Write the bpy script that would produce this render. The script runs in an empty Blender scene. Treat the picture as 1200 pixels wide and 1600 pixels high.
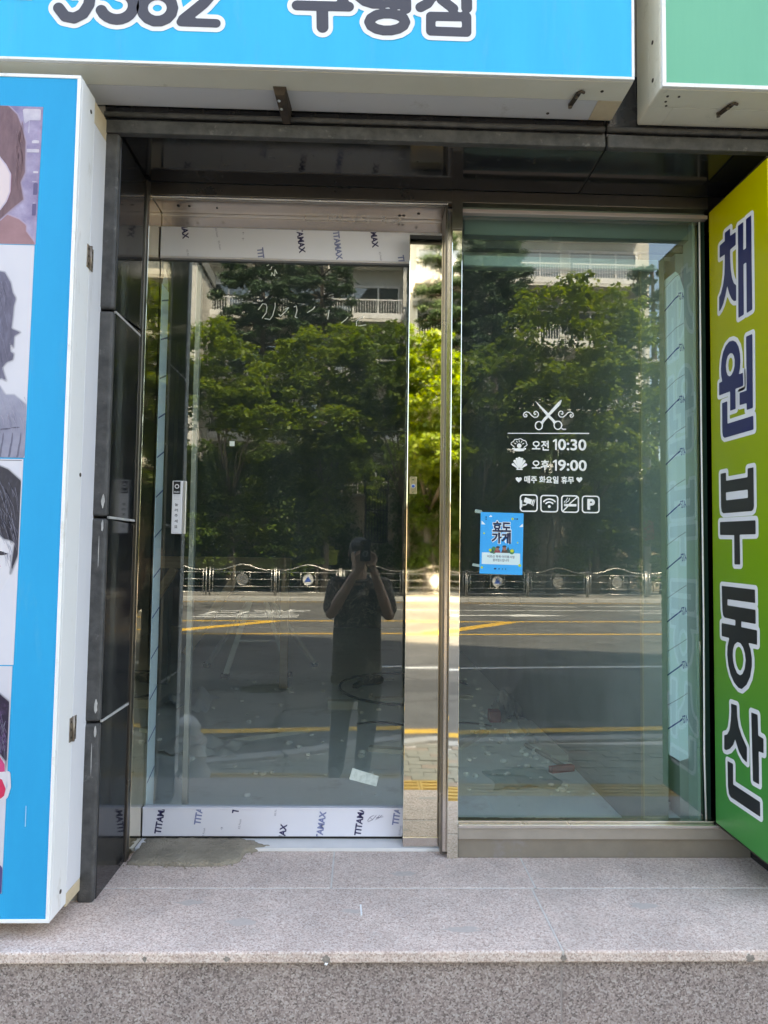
import bpy, bmesh, math, random
import numpy as np
from mathutils import Vector, Matrix
random.seed(11)
SC = bpy.context.scene
COL = SC.collection
R = math.radians

# ------------------------------------------------------------------ camera
cam = bpy.data.cameras.new('camera')
cam.sensor_fit = 'VERTICAL'
cam.sensor_height = 36.0
cam.lens = 1110.0 / 1600.0 * 36.0
cam.clip_start = 0.01
cam.clip_end = 800.0
camo = bpy.data.objects.new('camera', cam)
COL.objects.link(camo)
_n = Vector(((567 - 600) / 1110.0, -(860 - 800) / 1110.0, -1.0)).normalized()   # world +Y seen from the camera
_u = Vector((0.015, 1, 0)); _u = (_u - _n * _u.dot(_n)).normalized()            # world +Z
_x = _n.cross(_u)
camo.matrix_world = Matrix.Translation((0, -2.5, 1.055)) @ Matrix((_x, _n, _u)).to_4x4()
SC.camera = camo

# ------------------------------------------------------------------ world, sun, exposure
SUN_EL, SUN_AZ = R(56), R(32)            # azimuth from +Y (behind the shop) towards +X
w = bpy.data.worlds.new('World'); SC.world = w; w.use_nodes = True
nt = w.node_tree; nt.nodes.clear()
sky = nt.nodes.new('ShaderNodeTexSky'); sky.sky_type = 'NISHITA'; sky.sun_disc = False
sky.sun_elevation = SUN_EL; sky.sun_rotation = SUN_AZ
sky.air_density = 1.0; sky.dust_density = 2.0; sky.ozone_density = 1.0
bg = nt.nodes.new('ShaderNodeBackground'); bg.inputs['Strength'].default_value = 0.15
wo = nt.nodes.new('ShaderNodeOutputWorld')
nt.links.new(sky.outputs[0], bg.inputs[0]); nt.links.new(bg.outputs[0], wo.inputs[0])
sl = bpy.data.lights.new('sun', 'SUN'); sl.energy = 3.5; sl.angle = R(0.53); sl.color = (1.0, 0.965, 0.90)
so = bpy.data.objects.new('sun', sl); COL.objects.link(so)
sd = Vector((math.sin(SUN_AZ) * math.cos(SUN_EL), math.cos(SUN_AZ) * math.cos(SUN_EL), math.sin(SUN_EL)))
so.rotation_euler = sd.to_track_quat('Z', 'Y').to_euler()
so.location = (0, 30, 60)
SC.view_settings.view_transform = 'Standard'; SC.view_settings.look = 'None'
SC.view_settings.gamma = 1.0; SC.view_settings.use_curve_mapping = False
SC.view_settings.exposure = 2.82
SC.view_settings.use_white_balance = True; SC.view_settings.white_balance_temperature = 8200; SC.view_settings.white_balance_tint = 10
cy = SC.cycles
cy.use_denoising = True; cy.use_adaptive_sampling = False; cy.max_bounces = 10; cy.glossy_bounces = 5; cy.diffuse_bounces = 4
cy.transparent_max_bounces = 24; cy.transmission_bounces = 6; cy.caustics_reflective = False; cy.caustics_refractive = False
cy.sample_clamp_indirect = 6.0

# ------------------------------------------------------------------ text outlines, made while the scene is still empty
def _text(s, bold=0.0):
    cu = bpy.data.curves.new('t', 'FONT'); cu.body = s; cu.size = 1.0; cu.resolution_u = 4; cu.offset = bold
    o = bpy.data.objects.new('t', cu); COL.objects.link(o)
    me = bpy.data.meshes.new_from_object(o.evaluated_get(bpy.context.evaluated_depsgraph_get()))
    v = [tuple(p.co)[:2] for p in me.vertices]; f = [tuple(p.vertices) for p in me.polygons]
    bpy.data.objects.remove(o); bpy.data.curves.remove(cu); bpy.data.meshes.remove(me)
    a = np.array(v) if v else np.zeros((1, 2))
    return a, f
TX = {}
for _s, _b in (('오전', .022), ('0:30', .022), ('오후', .022), ('9:00', .022), ('매주 화요일 휴무', .03), ('P', .05), ('효도', .045), ('가게', .045),
               ('어르신 목욕·이미용사업', .012), ('참여업소입니다', .01), ('PUSH', .02), ('눌', .012), ('러', .012), ('주', .012), ('세', .012), ('요', .012),
               ('TITAMAX', .035), ('STA', .01), ('KS Finish', 0.0)):
    TX[_s] = _text(_s, _b)
TX['효도o'] = _text('효도', .105); TX['가게o'] = _text('가게', .105)

# ------------------------------------------------------------------ helpers: mesh building
class MB:
    def __init__(s): s.v = []; s.f = []
    def add(s, vs, fs):
        n = len(s.v); s.v += [tuple(p) for p in vs]; s.f += [tuple(i + n for i in q) for q in fs]; return s
    def box(s, x0, x1, y0, y1, z0, z1):
        return s.add([(x0, y0, z0), (x1, y0, z0), (x1, y1, z0), (x0, y1, z0), (x0, y0, z1), (x1, y0, z1), (x1, y1, z1), (x0, y1, z1)],
                     [(0, 3, 2, 1), (4, 5, 6, 7), (0, 1, 5, 4), (1, 2, 6, 5), (2, 3, 7, 6), (3, 0, 4, 7)])
    def obox(s, c, ax, ay, az):
        c, ax, ay, az = map(Vector, (c, ax, ay, az))
        P = [c + ax * i + ay * j + az * k for k in (-1, 1) for i, j in ((-1, -1), (1, -1), (1, 1), (-1, 1))]
        return s.add(P, [(0, 3, 2, 1), (4, 5, 6, 7), (0, 1, 5, 4), (1, 2, 6, 5), (2, 3, 7, 6), (3, 0, 4, 7)])
    def bar(s, a, b, w, h):
        a, b = Vector(a), Vector(b); d = (b - a); L = d.length; d.normalize()
        up = Vector((0, 0, 1)) if abs(d.z) < .95 else Vector((0, 1, 0))
        x = d.cross(up).normalized(); y = x.cross(d)
        return s.obox((a + b) / 2, x * w / 2, y * h / 2, d * L / 2)
    def tube(s, pts, r, n=8, closed=False):
        pts = [Vector(p) for p in pts]; m = len(pts)
        rs = r if isinstance(r, (list, tuple)) else [r] * m
        base = len(s.v); prev = None
        for i, p in enumerate(pts):
            if closed: d = pts[(i + 1) % m] - pts[i - 1]
            else: d = pts[min(i + 1, m - 1)] - pts[max(i - 1, 0)]
            d.normalize()
            if prev is None:
                up = Vector((0, 0, 1)) if abs(d.z) < .9 else Vector((1, 0, 0)); x = d.cross(up).normalized()
            else: x = (prev - d * prev.dot(d)).normalized()
            prev = x; y = d.cross(x)
            for k in range(n):
                t = 2 * math.pi * k / n; s.v.append(tuple(p + (x * math.cos(t) + y * math.sin(t)) * rs[i]))
        for i in range(m if closed else m - 1):
            a = base + i * n; b = base + ((i + 1) % m) * n
            for k in range(n): s.f.append((a + k, a + (k + 1) % n, b + (k + 1) % n, b + k))
        if not closed:
            s.f.append(tuple(base + k for k in range(n))[::-1]); s.f.append(tuple(base + (m - 1) * n + k for k in range(n)))
        return s
    def cyl(s, a, b, r, n=16): return s.tube([a, b], r, n)
    def ball(s, c, rx, ry=None, rz=None, nu=14, nv=9):
        ry = ry or rx; rz = rz or rx; base = len(s.v)
        for j in range(nv + 1):
            t = math.pi * j / nv
            for i in range(nu):
                p = 2 * math.pi * i / nu
                s.v.append((c[0] + rx * math.sin(t) * math.cos(p), c[1] + ry * math.sin(t) * math.sin(p), c[2] + rz * math.cos(t)))
        for j in range(nv):
            for i in range(nu):
                a = base + j * nu; b = a + nu
                s.f.append((a + i, b + i, b + (i + 1) % nu, a + (i + 1) % nu))
        return s
    def prism(s, poly, z0, z1, mapf):
        n = len(poly); b = len(s.v)
        for z in (z0, z1):
            for p in poly: s.v.append(tuple(mapf(p[0], p[1], z)))
        s.f.append(tuple(b + i for i in range(n))[::-1]); s.f.append(tuple(b + n + i for i in range(n)))
        for i in range(n): j = (i + 1) % n; s.f.append((b + i, b + j, b + n + j, b + n + i))
        return s

WLOC = {}
def setp(o, label=None, cat=None, group=None, kind=None):
    if label: o['label'] = label
    if cat: o['category'] = cat
    if group: o['group'] = group
    if kind: o['kind'] = kind
    return o
def thing(name, label, cat, loc=(0, 0, 0), group=None, kind=None):
    o = bpy.data.objects.new(name, None); COL.objects.link(o); o.location = loc; o.empty_display_size = .05
    WLOC[o.name] = Vector(loc); return setp(o, label, cat, group, kind)
def mk(name, mesh, mat, parent=None, loc=None, rot=None):
    o = bpy.data.objects.new(name, mesh); COL.objects.link(o)
    if mat is not None and not mesh.materials: mesh.materials.append(mat)
    if parent is not None:
        o.parent = parent
        if parent.name in WLOC: o.matrix_parent_inverse = Matrix.Translation(-WLOC[parent.name])
    if loc is not None: o.location = loc
    if rot is not None: o.rotation_euler = rot
    return o
def mesh_of(mb, smooth=False, name='mesh'):
    me = bpy.data.meshes.new(name); me.from_pydata(mb.v, [], mb.f)
    bm = bmesh.new(); bm.from_mesh(me); bmesh.ops.recalc_face_normals(bm, faces=bm.faces); bm.to_mesh(me); bm.free()
    if smooth: me.polygons.foreach_set('use_smooth', [True] * len(me.polygons))
    me.update(); return me
def build(name, mb, mat, parent=None, bevel=0, smooth=False, seg=2):
    o = mk(name, mesh_of(mb, smooth, name), mat, parent)
    if bevel:
        m = o.modifiers.new('bevel', 'BEVEL'); m.width = bevel; m.segments = seg; m.limit_method = 'ANGLE'; m.angle_limit = R(40)
    return o
def solo(name, mb, mat, label=None, cat=None, group=None, kind=None, bevel=0, smooth=False):
    a = np.array(mb.v); c = Vector(((a[:, 0].min() + a[:, 0].max()) / 2, (a[:, 1].min() + a[:, 1].max()) / 2, a[:, 2].min()))
    mb.v = [tuple(Vector(p) - c) for p in mb.v]
    o = build(name, mb, mat, None, bevel, smooth); o.location = c; WLOC[o.name] = Vector((0, 0, 0)) + c
    return setp(o, label, cat, group, kind)
def bx(name, x0, x1, y0, y1, z0, z1, mat, parent=None, bevel=.0015):
    return build(name, MB().box(x0, x1, y0, y1, z0, z1), mat, parent, bevel)
def dup(root, loc, rotz=0, label=None):
    r = root.copy(); COL.objects.link(r); r.location = loc; r.rotation_euler = (0, 0, rotz)
    if label: r['label'] = label
    for ch in list(root.children):
        c = ch.copy(); COL.objects.link(c); c.parent = r
        for g in ch.children:
            d = g.copy(); COL.objects.link(d); d.parent = c
    return r

# ------------------------------------------------------------------ helpers: flat print from outlines
def sd_poly(P, loops):
    d = np.full(len(P), 1e9); ins = np.zeros(len(P), bool)
    for L in loops:
        L = np.array(L, float); m = len(L)
        for i in range(m):
            a = L[i]; b = L[(i + 1) % m]; e = b - a; w_ = P - a
            t = np.clip((w_ @ e) / max(e @ e, 1e-12), 0, 1)
            d = np.minimum(d, np.hypot(*(w_ - t[:, None] * e).T))
            c = ((a[1] > P[:, 1]) != (b[1] > P[:, 1]))
            xx = a[0] + (P[:, 1] - a[1]) * (e[0] / (e[1] if abs(e[1]) > 1e-12 else 1e-12))
            ins ^= c & (P[:, 0] < xx)
    return np.where(ins, -d, d)
def sd_stroke(P, pts, wd):
    d = np.full(len(P), 1e9)
    for a, b in zip(pts[:-1], pts[1:]):
        a = np.array(a, float); e = np.array(b, float) - a; w_ = P - a
        t = np.clip((w_ @ e) / max(e @ e, 1e-12), 0, 1)
        d = np.minimum(d, np.hypot(*(w_ - t[:, None] * e).T))
    return d - wd / 2
def contour(fn, x0, x1, y0, y1, step):
    nx = max(2, int(math.ceil((x1 - x0) / step))); ny = max(2, int(math.ceil((y1 - y0) / step)))
    xs = x0 + step * np.arange(nx + 1); ys = y0 + step * np.arange(ny + 1)
    XX, YY = np.meshgrid(xs, ys); F = fn(np.stack([XX.ravel(), YY.ravel()], 1)).reshape(ny + 1, nx + 1)
    F = np.where(np.abs(F) < 1e-9, 1e-9, F); I = F < 0
    V = []; idx = {}; faces = []
    def vtx(key, x, y):
        if key not in idx: idx[key] = len(V); V.append((x, y))
        return idx[key]
    corner = lambda i, j: vtx(('c', i, j), xs[i], ys[j])
    def edge(i0, j0, i1, j1):
        if (i1, j1) < (i0, j0): i0, j0, i1, j1 = i1, j1, i0, j0
        a, b = F[j0, i0], F[j1, i1]; t = a / (a - b)
        return vtx((i0, j0, i1, j1), xs[i0] + (xs[i1] - xs[i0]) * t, ys[j0] + (ys[j1] - ys[j0]) * t)
    cnt = I[:-1, :-1].astype(int) + I[:-1, 1:] + I[1:, 1:] + I[1:, :-1]
    for j in range(ny):
        i = 0
        while i < nx:
            c = cnt[j, i]
            if c == 4:
                k = i
                while k < nx and cnt[j, k] == 4: k += 1
                faces.append((corner(i, j), corner(k, j), corner(k, j + 1), corner(i, j + 1))); i = k; continue
            if c:
                cs = [(i, j), (i + 1, j), (i + 1, j + 1), (i, j + 1)]; poly = []
                for q in range(4):
                    a = cs[q]; b = cs[(q + 1) % 4]; ia = I[a[1], a[0]]; ib = I[b[1], b[0]]
                    if ia: poly.append(corner(*a))
                    if ia != ib: poly.append(edge(*a, *b))
                if len(poly) > 2: faces.append(tuple(poly))
            i += 1
    return V, faces
def flat(name, V, F, mapf, mat, parent):
    me = bpy.data.meshes.new(name); me.from_pydata([tuple(mapf(p[0], p[1])) for p in V], [], F); me.update()
    return mk(name, me, mat, parent)
def outline(name, fn, box, step, mapf, mat, parent):
    V, F = contour(fn, *box, step); return flat(name, V, F, mapf, mat, parent)
def polys_print(name, polys, mapf, mat, parent):
    V = []; F = []
    for p in polys: n = len(V); V += list(p); F.append(tuple(range(n, n + len(p))))
    o = flat(name, V, F, mapf, mat, parent); return o
def text_at(name, key, box, mapf, mat, parent, keep=False, rot=0.0, clip=None):
    v, f = TX[key]; a = v.copy()
    lo, hi = a.min(0), a.max(0); a = (a - lo) / np.maximum(hi - lo, 1e-6)
    x0, x1, y0, y1 = box
    a = np.stack([x0 + a[:, 0] * (x1 - x0), y0 + a[:, 1] * (y1 - y0)], 1)
    if rot:
        c = np.array([(x0 + x1) / 2, (y0 + y1) / 2]); q = a - c; cs, sn = math.cos(rot), math.sin(rot)
        a = np.stack([q[:, 0] * cs - q[:, 1] * sn, q[:, 0] * sn + q[:, 1] * cs], 1) + c
    if clip:
        bm = bmesh.new(); vs = [bm.verts.new((p[0], p[1], 0)) for p in a]
        for q in f:
            try: bm.faces.new([vs[i] for i in q])
            except ValueError: pass
        for co, no in (((clip[0], 0, 0), (-1, 0, 0)), ((clip[1], 0, 0), (1, 0, 0)), ((0, clip[2], 0), (0, -1, 0)), ((0, clip[3], 0), (0, 1, 0))):
            bmesh.ops.bisect_plane(bm, geom=bm.verts[:] + bm.edges[:] + bm.faces[:], plane_co=co, plane_no=no, clear_outer=True)
        bm.verts.index_update(); a = [(p.co.x, p.co.y) for p in bm.verts]; f = [tuple(q.index for q in fc.verts) for fc in bm.faces]; bm.free()
        if not f: return None
    return flat(name, [tuple(p) for p in a], f, mapf, mat, parent)
def strokes_print(name, strokes, wd, mapf, mat, parent, step=.002):
    pts = np.array([p for s in strokes for p in s]); m = wd * 1.5
    fn = lambda P: np.min([sd_stroke(P, s, wd) for s in strokes], 0)
    return outline(name, fn, (pts[:, 0].min() - m, pts[:, 0].max() + m, pts[:, 1].min() - m, pts[:, 1].max() + m), step, mapf, mat, parent)

# ------------------------------------------------------------------ materials
def nodes(m): m.use_nodes = True; t = m.node_tree; return t, t.nodes, t.links
def N(t, kind, **kw):
    n = t.nodes.new('ShaderNode' + kind)
    for k, v in kw.items():
        if k in n.inputs: n.inputs[k].default_value = v
        else: setattr(n, k, v)
    return n
def ramp(t, stops, interp='LINEAR'):
    r = t.nodes.new('ShaderNodeValToRGB'); r.color_ramp.interpolation = interp
    e = r.color_ramp.elements
    while len(e) < len(stops): e.new(.5)
    for q, (p, c) in zip(e, stops): q.position = p; q.color = (*c, 1) if len(c) == 3 else c
    return r
def P(name, col, rough=.5, metal=0.0, col2=None, scale=4.0, lo=.35, hi=.7, bump=0.0, bscale=60.0, spec=.5, rough2=None, stretch=None, dirt=None, dscale=1.5, dlo=.55, dhi=.75):
    m = bpy.data.materials.new(name); t, n, l = nodes(m); b = n['Principled BSDF']
    b.inputs['Base Color'].default_value = (*col, 1); b.inputs['Roughness'].default_value = rough; b.inputs['Metallic'].default_value = metal
    b.inputs['Specular IOR Level'].default_value = spec
    tc = N(t, 'TexCoord'); src = tc.outputs['Object']
    if stretch:
        mp = N(t, 'Mapping'); mp.inputs['Scale'].default_value = stretch; l.new(src, mp.inputs[0]); src = mp.outputs[0]
    colout = None
    if col2:
        no = N(t, 'TexNoise', Scale=scale, Detail=8.0, Roughness=.65); l.new(src, no.inputs['Vector'])
        r = ramp(t, [(lo, col), (hi, col2)]); l.new(no.outputs['Fac'], r.inputs[0]); colout = r.outputs[0]
        if rough2 is not None:
            rr = N(t, 'MapRange'); rr.inputs['To Min'].default_value = rough; rr.inputs['To Max'].default_value = rough2
            rr.inputs['From Min'].default_value = lo; rr.inputs['From Max'].default_value = hi
            l.new(no.outputs['Fac'], rr.inputs[0]); l.new(rr.outputs[0], b.inputs['Roughness'])
    if dirt:
        nd = N(t, 'TexNoise', Scale=dscale, Detail=10.0, Roughness=.75); l.new(src, nd.inputs['Vector'])
        rd = ramp(t, [(dlo, (0, 0, 0)), (dhi, (1, 1, 1))]); l.new(nd.outputs['Fac'], rd.inputs[0])
        mx = N(t, 'Mix', data_type='RGBA'); l.new(rd.outputs[0], mx.inputs[0])
        if colout: l.new(colout, mx.inputs[6])
        else: mx.inputs[6].default_value = (*col, 1)
        mx.inputs[7].default_value = (*dirt, 1); colout = mx.outputs[2]
    if colout: l.new(colout, b.inputs['Base Color'])
    if bump:
        nb = N(t, 'TexNoise', Scale=bscale, Detail=4.0); l.new(src, nb.inputs['Vector'])
        bp = N(t, 'Bump', Strength=bump, Distance=.01); l.new(nb.outputs['Fac'], bp.inputs['Height']); l.new(bp.outputs[0], b.inputs['Normal'])
    return m
def granite(name, stops, scale=230.0, rough=.6, stain=None, bump=.15):
    m = bpy.data.materials.new(name); t, n, l = nodes(m); b = n['Principled BSDF']
    tc = N(t, 'TexCoord'); oi = N(t, 'ObjectInfo')
    v = N(t, 'TexVoronoi', Scale=scale, Randomness=1.0); l.new(tc.outputs['Object'], v.inputs['Vector'])
    v2 = N(t, 'TexNoise', Scale=scale * .45, Detail=6.0, Roughness=.8); l.new(tc.outputs['Object'], v2.inputs['Vector'])
    sp = N(t, 'SeparateColor'); l.new(v.outputs['Color'], sp.inputs[0])
    ad = N(t, 'Math', operation='ADD'); l.new(sp.outputs[0], ad.inputs[0]); l.new(v2.outputs['Fac'], ad.inputs[1])
    ml = N(t, 'Math', operation='MULTIPLY'); ml.inputs[1].default_value = .5; l.new(ad.outputs[0], ml.inputs[0])
    r = ramp(t, stops); l.new(ml.outputs[0], r.inputs[0])
    no = N(t, 'TexNoise', Scale=5.0, Detail=8.0, Roughness=.7); l.new(tc.outputs['Object'], no.inputs['Vector'])
    rd = ramp(t, [(.3, (.78, .78, .78)), (.7, (1.12, 1.1, 1.08))]); l.new(no.outputs['Fac'], rd.inputs[0])
    mx = N(t, 'Mix', data_type='RGBA', blend_type='MULTIPLY'); mx.inputs[0].default_value = 1.0
    l.new(r.outputs[0], mx.inputs[6]); l.new(rd.outputs[0], mx.inputs[7]); out = mx.outputs[2]
    if stain:
        ns = N(t, 'TexNoise', Scale=2.2, Detail=9.0, Roughness=.75); l.new(tc.outputs['Object'], ns.inputs['Vector'])
        rs = ramp(t, [(.52, (0, 0, 0)), (.75, (.6, .6, .6))]); l.new(ns.outputs['Fac'], rs.inputs[0])
        m2 = N(t, 'Mix', data_type='RGBA'); l.new(rs.outputs[0], m2.inputs[0]); l.new(out, m2.inputs[6]); m2.inputs[7].default_value = (*stain, 1); out = m2.outputs[2]
    l.new(out, b.inputs['Base Color']); b.inputs['Roughness'].default_value = rough
    bp = N(t, 'Bump', Strength=bump, Distance=.002); l.new(v2.outputs['Fac'], bp.inputs['Height']); l.new(bp.outputs[0], b.inputs['Normal'])
    return m
def steel(name, col, rough, wav=.02, wscale=3.0, stretch=(1, 1, .25), r2=.06):
    m = P(name, col, rough, 1.0, col2=tuple(c * .86 for c in col), scale=2.5, lo=.4, hi=.75, rough2=rough + r2)
    t, n, l = nodes(m); b = n['Principled BSDF']; tc = N(t, 'TexCoord'); mp = N(t, 'Mapping'); mp.inputs['Scale'].default_value = stretch
    l.new(tc.outputs['Object'], mp.inputs[0]); nb = N(t, 'TexNoise', Scale=wscale, Detail=1.0); l.new(mp.outputs[0], nb.inputs['Vector'])
    bp = N(t, 'Bump', Strength=wav, Distance=.05); l.new(nb.outputs['Fac'], bp.inputs['Height']); l.new(bp.outputs[0], b.inputs['Normal'])
    return m
def glass(name, tint, k, wav=.004, base=0.0, dust_veil=0.0):
    m = bpy.data.materials.new(name); t, n, l = nodes(m); n.remove(n['Principled BSDF']); out = n['Material Output']
    tr = N(t, 'BsdfTransparent'); tr.inputs[0].default_value = (*[math.sqrt(c) for c in tint], 1)
    gl = N(t, 'BsdfGlossy'); gl.inputs['Roughness'].default_value = 0.0; gl.inputs['Color'].default_value = (.95, 1.0, .97, 1)
    tc = N(t, 'TexCoord'); nb = N(t, 'TexNoise', Scale=1.6, Detail=1.0); l.new(tc.outputs['Object'], nb.inputs['Vector'])
    bp = N(t, 'Bump', Strength=wav, Distance=.05); l.new(nb.outputs['Fac'], bp.inputs['Height']); l.new(bp.outputs[0], gl.inputs['Normal'])
    fr = N(t, 'Fresnel', IOR=1.5); ge = N(t, 'NewGeometry')
    ma = N(t, 'Math', operation='MULTIPLY_ADD'); ma.inputs[1].default_value = k; ma.inputs[2].default_value = base; l.new(fr.outputs[0], ma.inputs[0])
    iv = N(t, 'Math', operation='SUBTRACT'); iv.inputs[0].default_value = 1.0; l.new(ge.outputs['Backfacing'], iv.inputs[1])
    mu = N(t, 'Math', operation='MULTIPLY', use_clamp=True); l.new(ma.outputs[0], mu.inputs[0]); l.new(iv.outputs[0], mu.inputs[1])
    mx = N(t, 'MixShader'); l.new(mu.outputs[0], mx.inputs[0]); l.new(tr.outputs[0], mx.inputs[1]); l.new(gl.outputs[0], mx.inputs[2]); last = mx.outputs[0]
    if dust_veil:  # teal dust film, doubling as a painted haze that lifts the dark reflections
        mp = N(t, 'Mapping'); mp.inputs['Scale'].default_value = (3.0, 3.0, .9); mp.inputs['Rotation'].default_value = (0, .5, 0); l.new(tc.outputs['Object'], mp.inputs[0])
        dn = N(t, 'TexNoise', Scale=2.6, Detail=9.0, Roughness=.7, Distortion=.6); l.new(mp.outputs[0], dn.inputs['Vector'])
        mr = N(t, 'MapRange'); mr.inputs['From Min'].default_value = .25; mr.inputs['From Max'].default_value = .8; mr.inputs['To Min'].default_value = dust_veil * .45; mr.inputs['To Max'].default_value = dust_veil * 1.9; l.new(dn.outputs['Fac'], mr.inputs[0])
        m2 = N(t, 'Math', operation='MULTIPLY'); l.new(mr.outputs[0], m2.inputs[0]); l.new(iv.outputs[0], m2.inputs[1])
        df = N(t, 'BsdfDiffuse'); df.inputs[0].default_value = (.58, .76, .73, 1)
        mz = N(t, 'MixShader'); l.new(m2.outputs[0], mz.inputs[0]); l.new(last, mz.inputs[1]); l.new(df.outputs[0], mz.inputs[2]); last = mz.outputs[0]
    l.new(last, out.inputs[0]); return m
def leafmat(name, stops, trans=.35, rough=.45):
    m = bpy.data.materials.new(name); t, n, l = nodes(m); b = n['Principled BSDF']; out = n['Material Output']
    ge = N(t, 'NewGeometry'); r = ramp(t, stops); l.new(ge.outputs['Random Per Island'], r.inputs[0])
    l.new(r.outputs[0], b.inputs['Base Color']); b.inputs['Roughness'].default_value = rough; b.inputs['Specular IOR Level'].default_value = .35
    tl = N(t, 'BsdfTranslucent'); hs = N(t, 'HueSaturation', Saturation=1.15, Value=1.7, Hue=.485); l.new(r.outputs[0], hs.inputs['Color']); l.new(hs.outputs[0], tl.inputs[0])
    mx = N(t, 'MixShader'); mx.inputs[0].default_value = trans; l.new(b.outputs[0], mx.inputs[1]); l.new(tl.outputs[0], mx.inputs[2]); l.new(mx.outputs[0], out.inputs[0])
    return m

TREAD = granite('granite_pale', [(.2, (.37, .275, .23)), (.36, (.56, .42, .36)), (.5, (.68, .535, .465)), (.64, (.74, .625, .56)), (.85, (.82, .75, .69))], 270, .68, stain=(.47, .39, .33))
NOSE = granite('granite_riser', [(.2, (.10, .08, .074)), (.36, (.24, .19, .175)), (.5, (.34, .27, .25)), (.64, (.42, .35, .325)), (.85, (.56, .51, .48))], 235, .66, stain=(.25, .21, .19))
STAIN = P('dark_grime', (.20, .17, .145), .9, col2=(.36, .31, .27), scale=90)
GROUT = P('grout', (.74, .70, .64), .9, col2=(.58, .53, .48), scale=30)
BLACKG = P('black_granite', (.010, .0105, .013), .07, col2=(.022, .022, .024), scale=6, lo=.45, hi=.8, rough2=.2, spec=.45, dirt=(.12, .117, .11), dscale=26, dlo=.56, dhi=.95)
BLACKD = P('black_granite_dusty', (.035, .035, .036), .42, col2=(.105, .103, .10), scale=22, lo=.35, hi=.7, rough2=.75, bump=.25, bscale=300, dirt=(.33, .32, .30), dscale=24, dlo=.6, dhi=.8)
CHIP = P('pale_mortar_smear', (.55, .54, .52), .9, col2=(.35, .34, .33), scale=40)
STEEL = steel('mirror_steel', (.95, .86, .66), .018, .007, 2.0, r2=.035)
STEELC = steel('mirror_steel_column', (.94, .90, .77), .02, .03, 4.0, r2=.02)
STEELD = steel('stainless_dull', (.78, .72, .66), .17, .02, 6.0)
STEELL = steel('stainless_light', (.80, .77, .72), .24, .01, 6.0)
FRAMED = P('bronze_stainless', (.25, .23, .20), .26, 1.0, col2=(.17, .155, .14), scale=5, rough2=.4)
CREAM = P('cream_enamel', (.82, .80, .70), .42, col2=(.74, .72, .61), scale=3, dirt=(.30, .27, .20), dscale=5, dlo=.62, dhi=.82)
WHITE = P('white_enamel', (.80, .80, .82), .38, col2=(.73, .73, .77), scale=2, dirt=(.5, .48, .44), dscale=5, dlo=.58, dhi=.85, stretch=(1, 3, .5), bump=.05, bscale=4)
EDGE = P('white_trim', (.86, .86, .85), .35, dirt=(.52, .48, .40), dscale=9, dlo=.57, dhi=.82, stretch=(1, 2, .7))
PEACH = P('peach_primer', (.62, .50, .33), .55, col2=(.72, .62, .46), scale=6, dirt=(.35, .22, .12), dscale=15, dlo=.62, dhi=.8)
BLUE1 = P('blue_sheet', (.0, .375, .70), .45, col2=(.0, .34, .655), scale=2.2, spec=.12, dirt=(.10, .40, .62), dscale=3.0, dlo=.58, dhi=.95, stretch=(2.5, 1, .6), bump=.06, bscale=5)
BLUE2 = P('blue_flex', (.015, .50, .84), .45, col2=(.012, .46, .79), scale=2.5, spec=.15, dirt=(.12, .46, .66), dscale=3.5, dlo=.56, dhi=.95, stretch=(4, 1, .5), bump=.06, bscale=4)
GREENF = P('mint_flex', (.16, .50, .33), .4, col2=(.14, .46, .30), scale=2.5, spec=.2, dirt=(.26, .48, .36), dscale=4, dlo=.6, dhi=.95, stretch=(4, 1, .5))
LETW = P('white_vinyl', (.84, .84, .86), .4)
LETD = P('dark_grey_vinyl', (.055, .055, .075), .4)
NAVY = P('navy_vinyl', (.010, .014, .09), .35)
INK = P('black_vinyl', (.012, .013, .016), .35)
RUBBER = P('black_rubber', (.012, .012, .012), .6)
RUST = P('dark_rusty_steel', (.05, .042, .038), .55, .6, col2=(.10, .075, .055), scale=30)
HINGE = P('worn_hinge_steel', (.38, .33, .28), .4, .8, col2=(.22, .17, .13), scale=60)
FILM = P('white_protective_film', (.74, .74, .80), .28, col2=(.72, .72, .78), scale=2, spec=.5)
FILMB = P('pale_blue_film', (.80, .93, 1.0), .45, col2=(.74, .90, .99), scale=5, bump=.15, bscale=25)
FILMP = P('film_print_navy', (.022, .02, .09), .4)
FILMG = P('film_print_grey_blue', (.19, .22, .40), .4)
FILMK = P('film_print_small', (.25, .25, .32), .4)
FLINE = P('film_line_blue', (.01, .07, .30), .4)
MORTAR = P('fresh_mortar', (.36, .31, .235), .95, col2=(.26, .225, .17), scale=14, bump=.9, bscale=150)
MARBLE = P('pale_sill_stone', (.74, .73, .71), .3, col2=(.66, .65, .63), scale=10)
DOORG = glass('door_glass', (.88, .95, .94), 3.4, .0004, .0, .021)
WING = glass('green_window_glass', (.80, .97, .96), 3.3, .0005, .0, .025)
PANE = glass('dark_flat_glass', (.08, .12, .12), 4.0, .002, .05)
DARKWALL = P('unpainted_dark_wall', (.08, .08, .08), .85, col2=(.12, .117, .11), scale=2.5)
SHOPFLOOR = P('bare_concrete_floor', (.70, .72, .70), .85, col2=(.78, .79, .76), scale=1.8, dirt=(.50, .48, .44), dscale=4)
ALU = P('grey_aluminium', (.42, .43, .42), .4, .7)
WOODP = P('raw_pine', (.42, .30, .17), .7, col2=(.33, .22, .12), scale=6, stretch=(1, 1, 8))
BOARD = P('pale_board', (.62, .58, .50), .75, col2=(.52, .48, .40), scale=5)
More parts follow.
